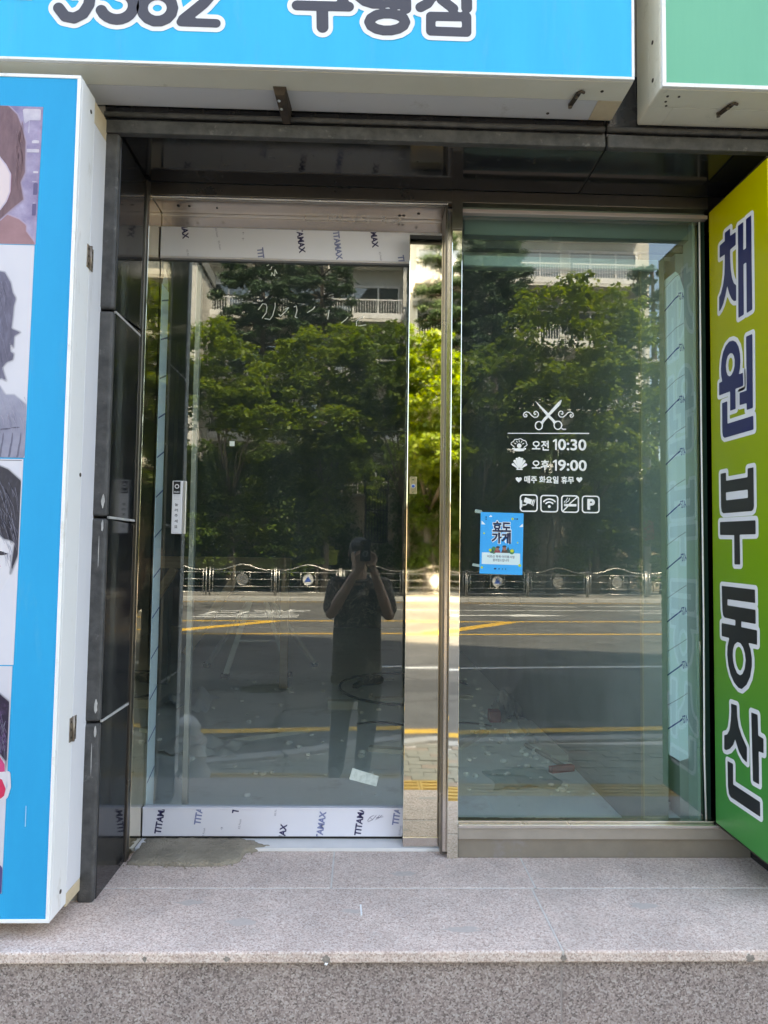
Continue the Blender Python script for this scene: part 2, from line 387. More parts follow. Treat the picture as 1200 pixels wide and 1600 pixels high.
def asphalt_mat():
    m = P('asphalt', (.085, .084, .082), .85, col2=(.135, .132, .127), scale=.9, bump=.6, bscale=55, dirt=(.055, .055, .055), dscale=.35, dlo=.5, dhi=.75); t, n, l = nodes(m); b = n['Principled BSDF']
    src = b.inputs['Base Color'].links[0].from_socket; tc = N(t, 'TexCoord'); dn = N(t, 'TexNoise', Scale=2.0, Detail=5.0); l.new(tc.outputs['Object'], dn.inputs['Vector'])
    ad = N(t, 'Mix', data_type='RGBA', blend_type='ADD'); ad.inputs[0].default_value = .35; l.new(tc.outputs['Object'], ad.inputs[6]); l.new(dn.outputs['Color'], ad.inputs[7])
    v = N(t, 'TexVoronoi', Scale=.38, feature='DISTANCE_TO_EDGE'); l.new(ad.outputs[2], v.inputs['Vector'])
    r = ramp(t, [(0, (.3, .3, .3)), (.012, (1, 1, 1))]); l.new(v.outputs['Distance'], r.inputs[0])
    sp = N(t, 'TexNoise', Scale=160.0, Detail=2.0); l.new(tc.outputs['Object'], sp.inputs['Vector']); r2 = ramp(t, [(.35, (.6, .6, .6)), (.68, (1.5, 1.5, 1.5))]); l.new(sp.outputs['Fac'], r2.inputs[0])
    m1 = N(t, 'Mix', data_type='RGBA', blend_type='MULTIPLY'); m1.inputs[0].default_value = 1; l.new(src, m1.inputs[6]); l.new(r.outputs[0], m1.inputs[7])
    m2 = N(t, 'Mix', data_type='RGBA', blend_type='MULTIPLY'); m2.inputs[0].default_value = 1; l.new(m1.outputs[2], m2.inputs[6]); l.new(r2.outputs[0], m2.inputs[7]); l.new(m2.outputs[2], b.inputs['Base Color']); return m
ASPH = asphalt_mat()
RWHITE = P('road_white', (.70, .70, .68), .7, col2=(.22, .22, .21), scale=7, lo=.48, hi=.72)
RYEL = P('road_yellow', (.74, .43, .05), .7, col2=(.30, .20, .07), scale=7, lo=.46, hi=.74)
KERB = P('kerb_stone', (.42, .41, .39), .85, col2=(.34, .33, .31), scale=8, bump=.3, bscale=120)
PAVE = P('paver_grey_green', (.30, .29, .235), .9, col2=(.235, .225, .185), scale=6, bump=.5, bscale=130)
PAVE2 = P('paver_warm', (.34, .27, .21), .9, col2=(.26, .21, .165), scale=6, bump=.5, bscale=130)
TACT = P('tactile_yellow', (.60, .40, .12), .85, col2=(.46, .31, .10), scale=10, bump=.4, bscale=120)
SOIL = P('dark_soil', (.075, .06, .042), .95, col2=(.11, .09, .06), scale=3, bump=.6, bscale=20)
STONE = P('beige_wall_stone', (.40, .34, .255), .9, col2=(.30, .255, .19), scale=3, bump=.6, bscale=30)
BARK = P('grey_bark', (.20, .175, .14), .95, col2=(.11, .09, .07), scale=6, bump=.8, bscale=18, stretch=(1, 1, .3))
PBARK = P('dark_pine_bark', (.085, .062, .048), .95, col2=(.05, .038, .03), scale=8, bump=.8, bscale=18)
LEAF1 = leafmat('maple_leaf', [(0, (.065, .11, .012)), (.5, (.115, .175, .022)), (1, (.18, .235, .033))], .45)
LEAF2 = leafmat('zelkova_leaf', [(0, (.045, .085, .013)), (.6, (.085, .14, .022)), (1, (.14, .20, .034))], .42)
NEEDLE = leafmat('pine_needle', [(0, (.028, .06, .026)), (.6, (.05, .095, .04)), (1, (.085, .14, .055))], .12, .55)
IVY = leafmat('ivy_leaf', [(0, (.05, .09, .018)), (.6, (.085, .14, .03)), (1, (.13, .20, .045))], .2, .35)
APT = P('cream_apartment_paint', (.62, .60, .56), .8, col2=(.56, .545, .505), scale=.4)
APTW = P('white_balcony_paint', (.74, .74, .73), .6)
APTG = P('grey_cornice', (.22, .23, .23), .7)
RAIL = P('satin_stainless_rail', (.46, .45, .43), .38, 1.0)
EMB = P('emblem_white', (.55, .55, .55), .6)
EMBB = P('emblem_blue', (.03, .10, .42), .4)
GATE = P('black_iron', (.02, .02, .02), .5, .3)
POLE = P('grey_concrete_pole', (.42, .42, .40), .75, col2=(.34, .34, .33), scale=5)
REDP = P('red_paint', (.42, .03, .03), .5)
SKIN = P('skin', (.52, .32, .225), .5, col2=(.47, .28, .195), scale=9)
ALUL = P('ladder_aluminium', (.80, .81, .80), .5, .15)
HAIR = P('black_hair', (.02, .018, .018), .45, col2=(.05, .043, .04), scale=90)
TROU = P('charcoal_trousers', (.10, .105, .115), .85, col2=(.07, .073, .08), scale=12, bump=.3, bscale=30)
SHOE = P('dark_shoe', (.03, .028, .028), .5)
PHONE = P('phone_black', (.015, .015, .018), .15)
PLAS = P('white_plastic_sack', (.66, .67, .68), .4, col2=(.5, .51, .53), scale=5, bump=.6, bscale=9)
LAMPG = P('yellow_green_enamel', (.30, .36, .05), .5)
def camo_mat():
    m = P('dark_camouflage_cloth', (.03, .027, .024), .85); t, n, l = nodes(m); b = n['Principled BSDF']; tc = N(t, 'TexCoord')
    a = N(t, 'TexNoise', Scale=11.0, Detail=3.0, Distortion=1.2); l.new(tc.outputs['Object'], a.inputs['Vector'])
    r = ramp(t, [(0, (.02, .019, .017)), (.40, (.17, .13, .09)), (.47, (.03, .03, .028)), (.54, (.42, .36, .27)), (.585, (.08, .068, .052))], 'CONSTANT')
    l.new(a.outputs['Fac'], r.inputs[0]); l.new(r.outputs[0], b.inputs['Base Color']); return m
CAMO = camo_mat()
def zgrad(name, stops, z0, z1, rough=.33):
    m = P(name, stops[0][1], rough, spec=.4); t, n, l = nodes(m); b = n['Principled BSDF']; tc = N(t, 'TexCoord'); s = N(t, 'SeparateXYZ'); l.new(tc.outputs['Object'], s.inputs[0])
    mr = N(t, 'MapRange'); mr.inputs['From Min'].default_value = z0; mr.inputs['From Max'].default_value = z1; l.new(s.outputs[2], mr.inputs[0])
    r = ramp(t, stops); l.new(mr.outputs[0], r.inputs[0]); l.new(r.outputs[0], b.inputs['Base Color']); return m
VERTG = zgrad('yellow_to_green_print', [(0, (.035, .25, .055)), (.12, (.04, .27, .04)), (.42, (.17, .34, .004)), (.72, (.36, .40, .001)), (1, (.50, .44, .001))], .12, 2.30)
# ================================================================== THE SHOP FRONT
# ------------------------------------------------------------------ doorstep
step = thing('doorstep', None, None, (0, -.3, -.68), kind='structure')
def slab(x0, x1, y0, y1, z0, z1, mat, name='granite_slab', bev=.003): return bx(name, x0, x1, y0, y1, z0, z1, mat, step, bev)
g = .0022
for a, b in ((-2.4, -.084), (-.084, .561), (.561, 2.6)):
    slab(a + g, b - g, -.215 + g, .30, -.030, 0, TREAD)
for a, b in ((-3.2, -1.35), (-1.35, .548), (.548, 2.6)):
    slab(a + g, b - g, -.57, -.215 - g, -.030, .0005, TREAD, bev=.005)
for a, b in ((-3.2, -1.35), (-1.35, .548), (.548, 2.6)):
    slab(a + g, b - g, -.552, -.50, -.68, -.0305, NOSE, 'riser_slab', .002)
bx('bedding', -3.19, 2.59, -.4995, .299, -.68, -.0305, GROUT, step, 0)
bx('grout_line', -3.19, 2.59, -.217, -.213, -.02, -.0012, GROUT, step, 0)
for x, ya, yb in ((-.084, -.217, .29), (.561, -.217, .29), (.548, -.567, -.217)):
    bx('grout_line', x - .0026, x + .0026, ya, yb, -.02, -.0012, GROUT, step, 0)
for x in (-1.35, .548): bx('grout_line', x - .003, x + .003, -.5505, -.50, -.66, -.034, P('dark_grout', (.33, .285, .265), .95), step, 0)
def blot(cx, cz, rx, rz, y, mat=STAIN, n=18):
    ring = [(cx + rx * random.uniform(.55, 1.15) * math.cos(q), y, cz + rz * random.uniform(.55, 1.1) * math.sin(q)) for q in [2 * math.pi * e / n for e in range(n)]]
    build('stain', MB().add(ring, [tuple(range(n))]), mat, step)
for cx, rx in ((-.553, .006), (-.34, .009), (-.08, .016), (.548, .010), (1.05, .014)): blot(cx, -.0155 - rx * .2, rx, .006 + rx * .35, -.5706)
def blot_flat(cx, cy_, rx, ry, mat, n=22):
    ring = [(cx + rx * random.uniform(.5, 1.15) * math.cos(q), cy_ + ry * random.uniform(.5, 1.15) * math.sin(q), .0011) for q in [2 * math.pi * e / n for e in range(n)]]
    build('stain', MB().add(ring, [tuple(range(n))]), mat, step)
FAINT = P('faint_scuff', (.50, .43, .385), .8, col2=(.60, .52, .47), scale=90)
for q in ((-.33, -.42, .05, .022), (-.02, -.36, .035, .015), (.30, -.46, .06, .016), (.86, -.33, .05, .02), (.15, -.12, .05, .02), (-.50, -.31, .045, .018)): blot_flat(*q, FAINT)
# ------------------------------------------------------------------ building shell
bld = thing('shop_building', 'grey multi storey building whose ground floor holds the black granite shop entrance', 'building', (0, 0, 0))
FAC = P('grey_render', (.33, .32, .30), .85, col2=(.27, .26, .245), scale=1.2)
bx('facade_pier', -9, -.835, -.296, .30, -.68, 4.2, FAC, bld, 0)
bx('facade_pier', 1.4205, 9, -.296, .30, -.68, 4.2, FAC, bld, 0)
bx('facade_lintel', -.835, 1.4205, -.296, .30, 2.45, 4.2, FAC, bld, 0)
bx('storey_slab', -9, 9, .30, 12, 2.78, 4.2, FAC, bld, 0)
bx('side_wall', -9, -8.7, .30, 12, -.68, 2.78, FAC, bld, 0)
bx('side_wall', 8.7, 9, .30, 12, -.68, 2.78, FAC, bld, 0)
bx('rear_wall', -8.7, 8.7, 11.7, 12, -.68, 2.78, FAC, bld, 0)
tw = MB(); ta = math.atan(.28)  # unseen upper storeys, turned and sized to lay their shadow edge across the road
tw.obox((18, 2.0 + .28 * 18 + 7.2, 18.0), (20 * math.cos(ta), 20 * math.sin(ta), 0), (-6 * math.sin(ta), 6 * math.cos(ta), 0), (0, 0, 13.8))
build('shadow_tower', tw, FAC, bld)
# jamb panels of polished black granite, left side
zs = [(0.0, .524), (.530, 1.142), (1.149, 1.786), (1.793, 2.354)]
for i, (a, b) in enumerate(zs):
    tilt = [.004, -.008, .02, 0][i]
    m = MB(); x0, x1 = -.806, -.7845; y0, y1 = -.286, -.034
    lo = 0 if i == 0 else [.004, -.008, .02][i - 1]
    m.add([(x0, y0, a), (x1, y0, a), (x1, y1, a + lo), (x0, y1, a + lo), (x0, y0, b), (x1, y0, b), (x1, y1, b + tilt), (x0, y1, b + tilt)],
          [(0, 3, 2, 1), (4, 5, 6, 7), (0, 1, 5, 4), (1, 2, 6, 5), (2, 3, 7, 6), (3, 0, 4, 7)])
    build('granite_panel', m, BLACKG, bld, .002)
    m = MB().box(-.834, -.7835, -.312, -.2865, a, b)
    o = build('granite_edge', m, BLACKD, bld, .009, seg=3)
    if i: # pale chipped joint
        build('chipped_joint', MB().box(-.79, -.7838, -.287, -.04, a - .0065, a + .001), CHIP, bld)
        ms = MB()
        for k in range(3):
            zc = a + (.045, -.03, -.11)[k]; h = (.022, .018, .05)[k]; xx = -.797 + (.002, .003, -.006)[k]; wd = (.0055, .004, .0016)[k]; n_ = 14
            ring = [(xx + wd * math.cos(q) * random.uniform(.55, 1.1), -.3127, zc + h * math.sin(q) * random.uniform(.8, 1.1)) for q in [2 * math.pi * e / n_ for e in range(n_)]]
            ms.add(ring, [tuple(range(n_))])
        if i < 3: build('mortar_smear', ms, CHIP, bld)
bx('jamb_trim', -.806, -.7785, -.0335, -.004, 0, 2.354, FRAMED, bld, .002)
bx('jamb_return', 1.371, 1.42, -.296, .30, 0, 2.354, BLACKG, bld, .002)
# soffit and lintel
for a, b in ((-.834, .762), (.768, 1.3700)):
    bx('soffit_panel', a, b, -.288, -.003, 2.362, 2.384, BLACKG, bld, .001)
for a, b in ((-.834, .757), (.765, 2.6)):
    bx('lintel_panel', a, b, -.3155, -.289, 2.354, 2.396, BLACKD, bld, .004)
    bx('lintel_groove', a, b, -.302, -.289, 2.3965, 2.408, BLACKG, bld, 0)
    build('lintel_bead', MB().cyl((a, -.306, 2.417), (b, -.306, 2.417), .009, 10), BLACKD, bld, smooth=True)
    bx('lintel_back', a, b, -.301, -.289, 2.4265, 2.60, BLACKG, bld, 0)
bx('soffit_joint', .7625, .7675, -.30, -.004, 2.3655, 2.38, RUBBER, bld, 0)
# ------------------------------------------------------------------ shop room behind the glass
def st(name, mb, mat): return solo(name, mb, mat, kind='structure')
st('shop_floor', MB().box(-3.2, 1.052, .301, 7.2, -.05, .002), SHOPFLOOR)
st('shop_ceiling', MB().box(-3.2, 1.27, .301, 7.2, 2.70, 2.775), DARKWALL)
st('shop_wall_back', MB().box(-3.3, 1.3, 7.2, 7.4, 0, 2.775), DARKWALL)
st('shop_wall_left', MB().box(-3.4, -3.2, .301, 7.2, 0, 2.775), DARKWALL)
st('shop_wall_right', MB().box(1.052, 1.14, .14, 7.2, 0, 2.60), P('right_wall_board', (.22, .24, .225), .8, col2=(.17, .185, .17), scale=3))
st('shop_partition', MB().box(-3.2, -1.50, 3.10, 3.2, .002, 2.70), DARKWALL)
st('window_bay_floor', MB().box(1.1405, 1.2435, .06, .3, -.02, .09), SHOPFLOOR)
# ------------------------------------------------------------------ door frame: header, returns, side panel, threshold, mullion
fr = thing('door_frame', 'polished stainless steel entrance frame with header, mirror side panel and middle column', 'door frame', (0, .05, 0))
bx('header_fascia', -.778, 1.2435, -.002, .03, 2.317, 2.361, FRAMED, fr)
bx('header_soffit', -.7775, .2895, .0305, .147, 2.317, 2.33, STEELD, fr)
bx('header_lip', -.7775, .2895, -.0015, .008, 2.309, 2.3165, STEELL, fr)
bx('header_face', -.7775, .2895, .1475, .16, 2.262, 2.33, STEELD, fr)
bx('header_lip', -.7775, .2895, .137, .147, 2.307, 2.3165, STEELL, fr)
build('header_hole', MB().cyl((.19, .09, 2.318), (.19, .09, 2.3155), .006, 12).cyl((.12, .11, 2.318), (.12, .11, 2.3155), .006, 12).cyl((.135, .11, 2.318), (.135, .11, 2.3155), .006, 12), RUBBER, fr)
build('header_hole', MB().cyl((-.70, .08, 2.318), (-.70, .08, 2.3155), .006, 12).cyl((-.66, .08, 2.318), (-.66, .08, 2.3155), .005, 12).cyl((-.56, .09, 2.318), (-.56, .09, 2.3155), .004, 12), RUBBER, fr)
bx('left_return', -.799, -.7785, -.0035, .172, 0, 2.3165, STEEL, fr, .001)
ij = bx('inner_jamb', -.799, -.7785, .178, .270, .0135, 2.06, FILMB, fr, .001)
ms = MB()
for k in range(13):
    z = .19 + k * .15; ms.add([(-.7781, .1785, z), (-.7781, .2695, z + .034), (-.7781, .2695, z + .041), (-.7781, .1785, z + .006)], [(0, 1, 2, 3)])
build('film_line', ms, FLINE, ij)
build('film_tip', MB().add([(-.7783, .178, 2.0605), (-.7783, .262, 2.0605), (-.774, .24, 2.09), (-.776, .20, 2.125)], [(0, 1, 2, 3)]), P('torn_film', (.62, .66, .66), .5), ij)
pan = bx('side_panel', .156, .2815, .066, .11, .016, 2.225, STEEL, fr, .002)
bx('panel_foot', .156, .2815, .062, .112, .0125, .045, STEELD, fr, .001)
bx('panel_angle', .2822, .2898, .006, .13, .010, 2.3085, FRAMED, fr, .001)
bx('panel_angle', .2902, .3048, .028, .13, .010, 2.3085, STEELD, fr, .001)
bx('mullion', .305, .3425, -.0035, .16, 0.0, 2.3165, STEELC, fr, .002)
bx('mullion_cap', .305, .3425, -.0055, -.0025, 2.2175, 2.36, FRAMED, fr, 0)
bx('threshold', -.7775, .2875, .052, .20, .0005, .012, MARBLE, fr, .001)
kb = bx('key_switch', .167, .1915, .0635, .0655, 1.262, 1.324, P('brass_plate', (.50, .44, .28), .3, .9), fr, .0006)
build('key_hole', MB().cyl((.179, .0637, 1.290), (.179, .0615, 1.290), .0085, 16), EMB, kb, smooth=True)
build('key_ring', MB().cyl((.179, .0622, 1.290), (.179, .0608, 1.290), .005, 16), EMBB, kb, smooth=True)
build('screw', MB().cyl((.179, .0637, 1.314), (.179, .062, 1.314), .004, 10), STEELL, kb)
build('screw', MB().cyl((.179, .0637, 1.268), (.179, .062, 1.268), .004, 10), STEELL, kb)
# ------------------------------------------------------------------ sliding door
dr = thing('sliding_door', 'tinted glass sliding door with film covered rails and scribbled upper glass', 'door', (-.3, .15, .012))
bx('glass_pane', -.7765, .30, .146, .154, .124, 2.145, DOORG, dr, 0)
XZ = lambda y: (lambda a, b: (a, y, b))
tr_ = bx('top_rail', -.7765, .30, .128, .166, 2.146, 2.2605, FILM, dr, .003)
bx('rail_lip', -.7765, .30, .1265, .146, 2.139, 2.1458, P('film_lip', (.55, .52, .52), .35), dr, .001)
br_ = bx('bottom_rail', -.7765, .30, .128, .166, .022, .1215, FILM, dr, .002)
bx('rail_lip', -.7765, .30, .126, .146, .118, .1238, FILM, dr, .001)
bx('brush_strip', -.7765, .30, .135, .16, .0125, .0217, RUBBER, dr, 0)
yp = .1272
def film_text(rail, key, x, z, size, rot, mat, clip): text_at('print', key, (x - size * 2.6, x + size * 2.6, z - size * .5, z + size * .5), XZ(yp), mat, rail, rot=R(rot), clip=clip)
ct = (-.776, .155, 2.148, 2.258); cb = (-.776, .155, .024, .1165)
for x, z, m in ((-.690, 2.275, FILMP), (-.395, 2.125, FILMG), (-.253, 2.232, FILMP), (-.113, 2.21, FILMG), (.022, 2.26, FILMP), (.135, 2.11, FILMG)):
    film_text(tr_, 'TITAMAX', x, z, .024, -82, m, ct)
for x, z, m in ((-.712, .093, FILMP), (-.572, .125, FILMG), (-.437, .165, FILMP), (-.278, .005, FILMP), (-.138, .05, FILMG), (.004, .088, FILMP), (.140, .125, FILMG)):
    film_text(br_, 'TITAMAX', x, z, .024, 82, m, cb)
for rail, x, z, rt in ((tr_, -.555, 2.192, -78), (tr_, -.567, 2.24, -78), (tr_, .05, 2.165, -78), (tr_, -.672, 2.155, -78), (br_, -.428, .066, 82), (br_, -.30, .113, 82), (br_, -.556, .035, 82), (br_, .15, .045, 82)):
    text_at('small_print', 'KS Finish', (x - .017, x + .017, z - .0035, z + .0035), XZ(yp), FILMK, rail, rot=R(rt), clip=ct if rail is tr_ else cb)
for rail, x, z in ((tr_, -.468, 2.240), (tr_, -.468, 2.218), (br_, -.492, .05)):
    strokes_print('arrow_print', [[(x, z - .005), (x, z + .005)], [(x - .004, z + .001), (x, z + .005), (x + .004, z + .001)]], .0012, XZ(yp), FILMK, rail, .0006)
strokes_print('pen_scribble', [[(0.031, 0.078), (0.04, 0.091), (0.054, 0.098)], [(0.04, 0.091), (0.049, 0.082), (0.033, 0.075)], [(0.049, 0.082), (0.063, 0.098)], [(0.061, 0.082), (0.075, 0.099)], [(0.068, 0.085), (0.084, 0.099)], [(0.063, 0.089), (0.088, 0.093)]], .0014, XZ(yp), FILMP, br_, .0007)
bx('inner_stile', -.652, -.634, .185, .215, .0125, 2.139, ALU, dr, .001)
SCRIB = [[(-0.407, 1.956), (-0.392, 1.979), (-0.379, 1.977), (-0.375, 1.966), (-0.378, 1.944), (-0.392, 1.924)], [(-0.345, 1.982), (-0.345, 1.967), (-0.353, 1.934), (-0.363, 1.919), (-0.382, 1.922)], [(-0.33, 1.94), (-0.324, 1.933), (-0.308, 1.948), (-0.294, 1.966), (-0.308, 1.96)], [(-0.274, 1.969), (-0.265, 1.973), (-0.262, 1.958), (-0.268, 1.93), (-0.261, 1.928)], [(-0.379, 2.125), (-0.372, 2.129)], [(-0.361, 2.122), (-0.364, 2.111), (-0.371, 2.11)], [(-0.362, 2.087), (-0.36, 2.1), (-0.353, 2.089), (-0.349, 2.087), (-0.348, 2.111), (-0.34, 2.096)], [(-0.392, 1.993), (-0.396, 1.988)], [(-0.094, 1.912), (-0.078, 1.925), (-0.07, 1.935)], [(-0.037, 1.902), (-0.037, 1.919), (-0.02, 1.934), (-0.011, 1.939)], [(-0.223, 1.949), (-0.202, 1.962), (-0.195, 1.972)], [(-0.146, 1.926), (-0.141, 1.96)], [(-0.03, 1.902), (-0.001, 1.907)]]
strokes_print('chalk_scribble', SCRIB, .0028, XZ(.1452), P('white_marker', (.66, .69, .64), .8), dr, .0012)
# ------------------------------------------------------------------ shop window
wn = thing('shop_window', 'fixed green tinted shop window with stainless sill and film wrapped inner frame', 'window', (.78, .04, .0))
bx('glass_pane', .3435, 1.2155, .030, .038, .125, 2.292, WING, wn, 0)
bx('head_trim', .3435, 1.2425, .002, .028, 2.283, 2.2965, P('pinkish_trim', (.62, .52, .50), .3, .5), wn, .001)
bx('head_strip', .3435, 1.2425, .0305, .06, 2.293, 2.3165, P('green_grey_head', (.20, .26, .23), .4), wn, 0)
bx('sill_bead', .3435, 1.2425, .004, .0295, .118, .1255, STEELD, wn, .0008)
bx('sill_top', .3435, 1.370, -.012, .06, .105, .1175, STEELL, wn, .002)
bx('sill_face', .3435, 1.370, -.0045, .05, .066, .1045, P('sill_beige_steel', (.50, .46, .40), .32, .6, col2=(.42, .385, .33), scale=7), wn, .001)
bx('kick_plate', .3435, 1.370, .004, .05, 0.0005, .0655, P('kick_plate_stone', (.30, .265, .215), .4, .3, col2=(.215, .19, .155), scale=6, dirt=(.36, .34, .35), dscale=3), wn, .001)
build('silicone_bead', MB().tube([(1.2245, .026, .12), (1.2205, .0255, .35), (1.2235, .0255, .8), (1.2222, .0255, 1.5), (1.2232, .0255, 2.282)], .0032, 6), EDGE, wn, smooth=True)
bx('side_filler', 1.2265, 1.2435, .0285, .06, .1055, 2.283, P('dark_green_filler', (.012, .035, .026), .3), wn, .0005)
bx('inner_head', .36, 1.21, .075, .12, 2.235, 2.30, P('inner_frame_green', (.20, .25, .225), .5), wn, .001)
bx('inner_head', .36, 1.21, .1205, .16, 2.205, 2.29, DARKWALL, wn, .001)
bx('inner_head', .36, 1.21, .1605, .30, 2.19, 2.25, ALU, wn, .001)
bx('inner_head_film', .36, 1.10, .1005, .12, 2.128, 2.168, P('clear_film', (.42, .52, .50), .3), wn, .004)
bx('inner_jamb', 1.205, 1.2155, .045, .30, .10, 2.30, P('inner_jamb_grey', (.34, .40, .36), .5), wn, .001)
bx('wall_end_trim', 1.045, 1.0515, .139, .16, .002, 2.235, P('tan_edge', (.26, .235, .17), .6), wn, .001)
pf = MB(); PX0, PXm, PX1 = 1.128, 1.181, 1.2045
pf.add([(1.120, .20, .33), (1.172, .115, .30), (1.2045, .115, .31), (1.2045, .115, 2.06), (1.186, .115, 2.12), (1.172, .115, 2.13), (1.120, .20, 2.09)], [(0, 1, 5, 6), (1, 2, 3, 4, 5)])
fp = build('post_film', pf, P('post_film_pale', (.86, .96, 1.0), .45, col2=(.80, .92, .97), scale=4, bump=.15, bscale=14), wn)
bx('inner_post', 1.1725, 1.2045, .116, .20, .095, 2.20, ALU, wn, .001)
ms = MB(); mt = MB()
for k in range(9):
    z = .44 + k * .198
    ms.add([(1.121, .1975, z - .075), (1.1715, .1142, z), (1.1715, .1142, z + .006), (1.121, .1975, z - .069)], [(0, 1, 2, 3)])
    ms.add([(1.172, .1142, z), (1.183, .1142, z + .008), (1.183, .1142, z + .016), (1.172, .1142, z + .006)], [(0, 1, 2, 3)])
    mt.add([(1.121, .1975, z + .02), (1.1715, .1142, z + .085), (1.1715, .1142, z + .087), (1.121, .1975, z + .022)], [(0, 1, 2, 3)])
    mt.add([(1.172, .1142, z + .085), (1.203, .1142, z + .105), (1.203, .1142, z + .107), (1.172, .1142, z + .087)], [(0, 1, 2, 3)])
    text_at('film_letters', 'STA', (1.1845, 1.2035, z - .002, z + .026), XZ(.1142), FLINE, fp, rot=R(12))
build('film_stripe', ms, FLINE, fp); build('film_hairline', mt, P('film_hairline_grey', (.16, .22, .26), .5), fp)
# ------------------------------------------------------------------ signs
def lightbox(root, x0, x1, yf, yb, z0, z1, face_mat, inset=.010):
    """sheet-metal box: white edge profile, printed face, side and underside panels as separate sheets"""
    ym = yb + (yf - yb) * .5
    bx('box', x0 + .006, x1 - .006, yf + .008, yb, z0 + .006, z1 - .006, CREAM, root, 0)
    bx('front_sheet', x0 + inset, x1 - inset, yf + .002, yf + .0075, z0 + inset, z1 - inset, face_mat, root, 0)
    for n, a in (('edge_profile', (x0, x1, z0, z0 + inset)), ('edge_profile', (x0, x1, z1 - inset, z1)), ('edge_profile', (x0, x0 + inset, z0 + inset, z1 - inset)), ('edge_profile', (x1 - inset, x1, z0 + inset, z1 - inset))):
        bx(n, a[0], a[1], yf, yf + .012, a[2], a[3], EDGE, root, .0012)
    return ym
ps = thing('poster_sign', 'tall light blue side sign with four portrait photos and hinged white flank', 'sign', (-1.3, -.41, .05))
lightbox(ps, -1.62, -.824, -.518, -.306, .048, 2.398, BLUE1)
bx('frame_flank', -.8298, -.8238, -.505, -.4115, .0485, 2.397, EDGE, ps, .001)
bx('door_flank', -.8298, -.8242, -.4095, -.307, .075, 2.325, WHITE, ps, .001)
bx('corner_piece', -.8298, -.8242, -.4095, -.307, 2.3265, 2.392, PEACH, ps, .001)
bx('corner_piece', -.8298, -.8242, -.4095, -.307, .038, .0735, PEACH, ps, .001)
for z in (1.911, .534):
    h = bx('hinge', -.8245, -.8215, -.432, -.386, z - .034, z + .034, HINGE, ps, .0008)
    build('hinge_pin', MB().cyl((-.8205, -.410, z - .035), (-.8205, -.410, z + .035), .0042, 10), HINGE, h, smooth=True)
    m = MB()
    for dz in (-.022, 0, .022):
        for dy in (-.423, -.396): m.cyl((-.8217, dy, z + dz), (-.8208, dy, z + dz), .0035, 8)
    build('hinge_screw', m, RUST, h)
for y, z in ((-.421, 1.263), (-.452, .10), (-.44, 2.34)):
    build('screw', MB().cyl((-.825, y, z), (-.8225, y, z), .006, 10), RUST, ps)
PXY = lambda k: (lambda a, b: (a, -.5165 - .0004 * k, b))
XR = -.9335; XC = -1.175
mir = lambda pts: list(pts) + [(2 * XC - x, z) for x, z in reversed(pts)]
def pm(name, a, b=None, sc=6, **k): return P(name, a, .38, col2=b, scale=sc, **k)
CB = [pm('photo_lilac_street', (.42, .36, .52), (.16, .12, .26), 11), pm('photo_white_backdrop', (.66, .65, .71), (.60, .59, .66), 2), pm('photo_pale_backdrop', (.68, .67, .73), (.63, .62, .69), 2), pm('photo_pale_backdrop', (.64, .63, .69), (.60, .59, .66), 2)]
HB = [pm('photo_mauve_hair', (.19, .10, .12), (.12, .06, .08), 22, stretch=(3, 1, 1)), pm('photo_slate_hair', (.085, .08, .135), (.16, .15, .23), 26, stretch=(3, 1, 1)), pm('photo_dark_hair', (.018, .018, .036), (.06, .06, .095), 40, stretch=(2.5, 1, 1), lo=.5, hi=.8), pm('photo_purple_hair', (.02, .014, .04), (.09, .05, .13), 40, lo=.5)]
FACE = pm('photo_face', (.70, .58, .60)); FACE2 = pm('photo_pale_face', (.66, .64, .69)); PINK = pm('photo_magenta_edge', (.60, .06, .20)); SHO = [pm('photo_rose_shoulder', (.36, .19, .215), (.25, .125, .145), 9), pm('photo_grey_jacket', (.21, .21, .30), (.33, .33, .43), 12), None, pm('photo_violet_top', (.09, .07, .22))]
rows = [(1.9015, 2.3022), (1.2985, 1.8995), (.7305, 1.2945), (.1245, .7275)]
hair = [[(-1.05, 2.3015), (-1.0253, 2.3012), (-1.0001, 2.2766), (-.9852, 2.2404), (-.9733, 2.1986), (-.9724, 2.137), (-.9713, 2.1091), (-.9827, 2.0808), (-.9727, 2.0309), (-1.0049, 2.0022), (-1.0356, 1.9709)],
        [(-1.08, 1.835), (-1.0293, 1.8218), (-1.0153, 1.8193), (-.9982, 1.7908), (-.991, 1.7622), (-.9816, 1.746), (-.9863, 1.7253), (-.9886, 1.6843), (-.9907, 1.6597), (-.9657, 1.65), (-.982, 1.6394), (-.9826, 1.6068), (-.9932, 1.6228), (-.99, 1.5944), (-.9807, 1.5885), (-.9832, 1.5721), (-.9987, 1.5657), (-1.0119, 1.5491), (-.9985, 1.5129), (-1.0107, 1.5207), (-1.06, 1.50)],
        [(-1.06, 1.285), (-1.0062, 1.2745), (-.9823, 1.2649), (-.9457, 1.2335), (-.9345, 1.2018), (-.9345, 1.0508), (-.9385, 1.0309), (-.9646, .9785), (-.9563, 1.0623), (-.9664, 1.0701), (-.9861, 1.0738), (-.9983, 1.0855), (-1.03, 1.06), (-1.08, 1.085)],
        [(-1.05, .675), (-.98, .653), (-.9528, .6311), (-.9363, .6049), (-.9349, .5697), (-.9408, .4472), (-.955, .4733), (-.9734, .4951), (-1.03, .49)]]
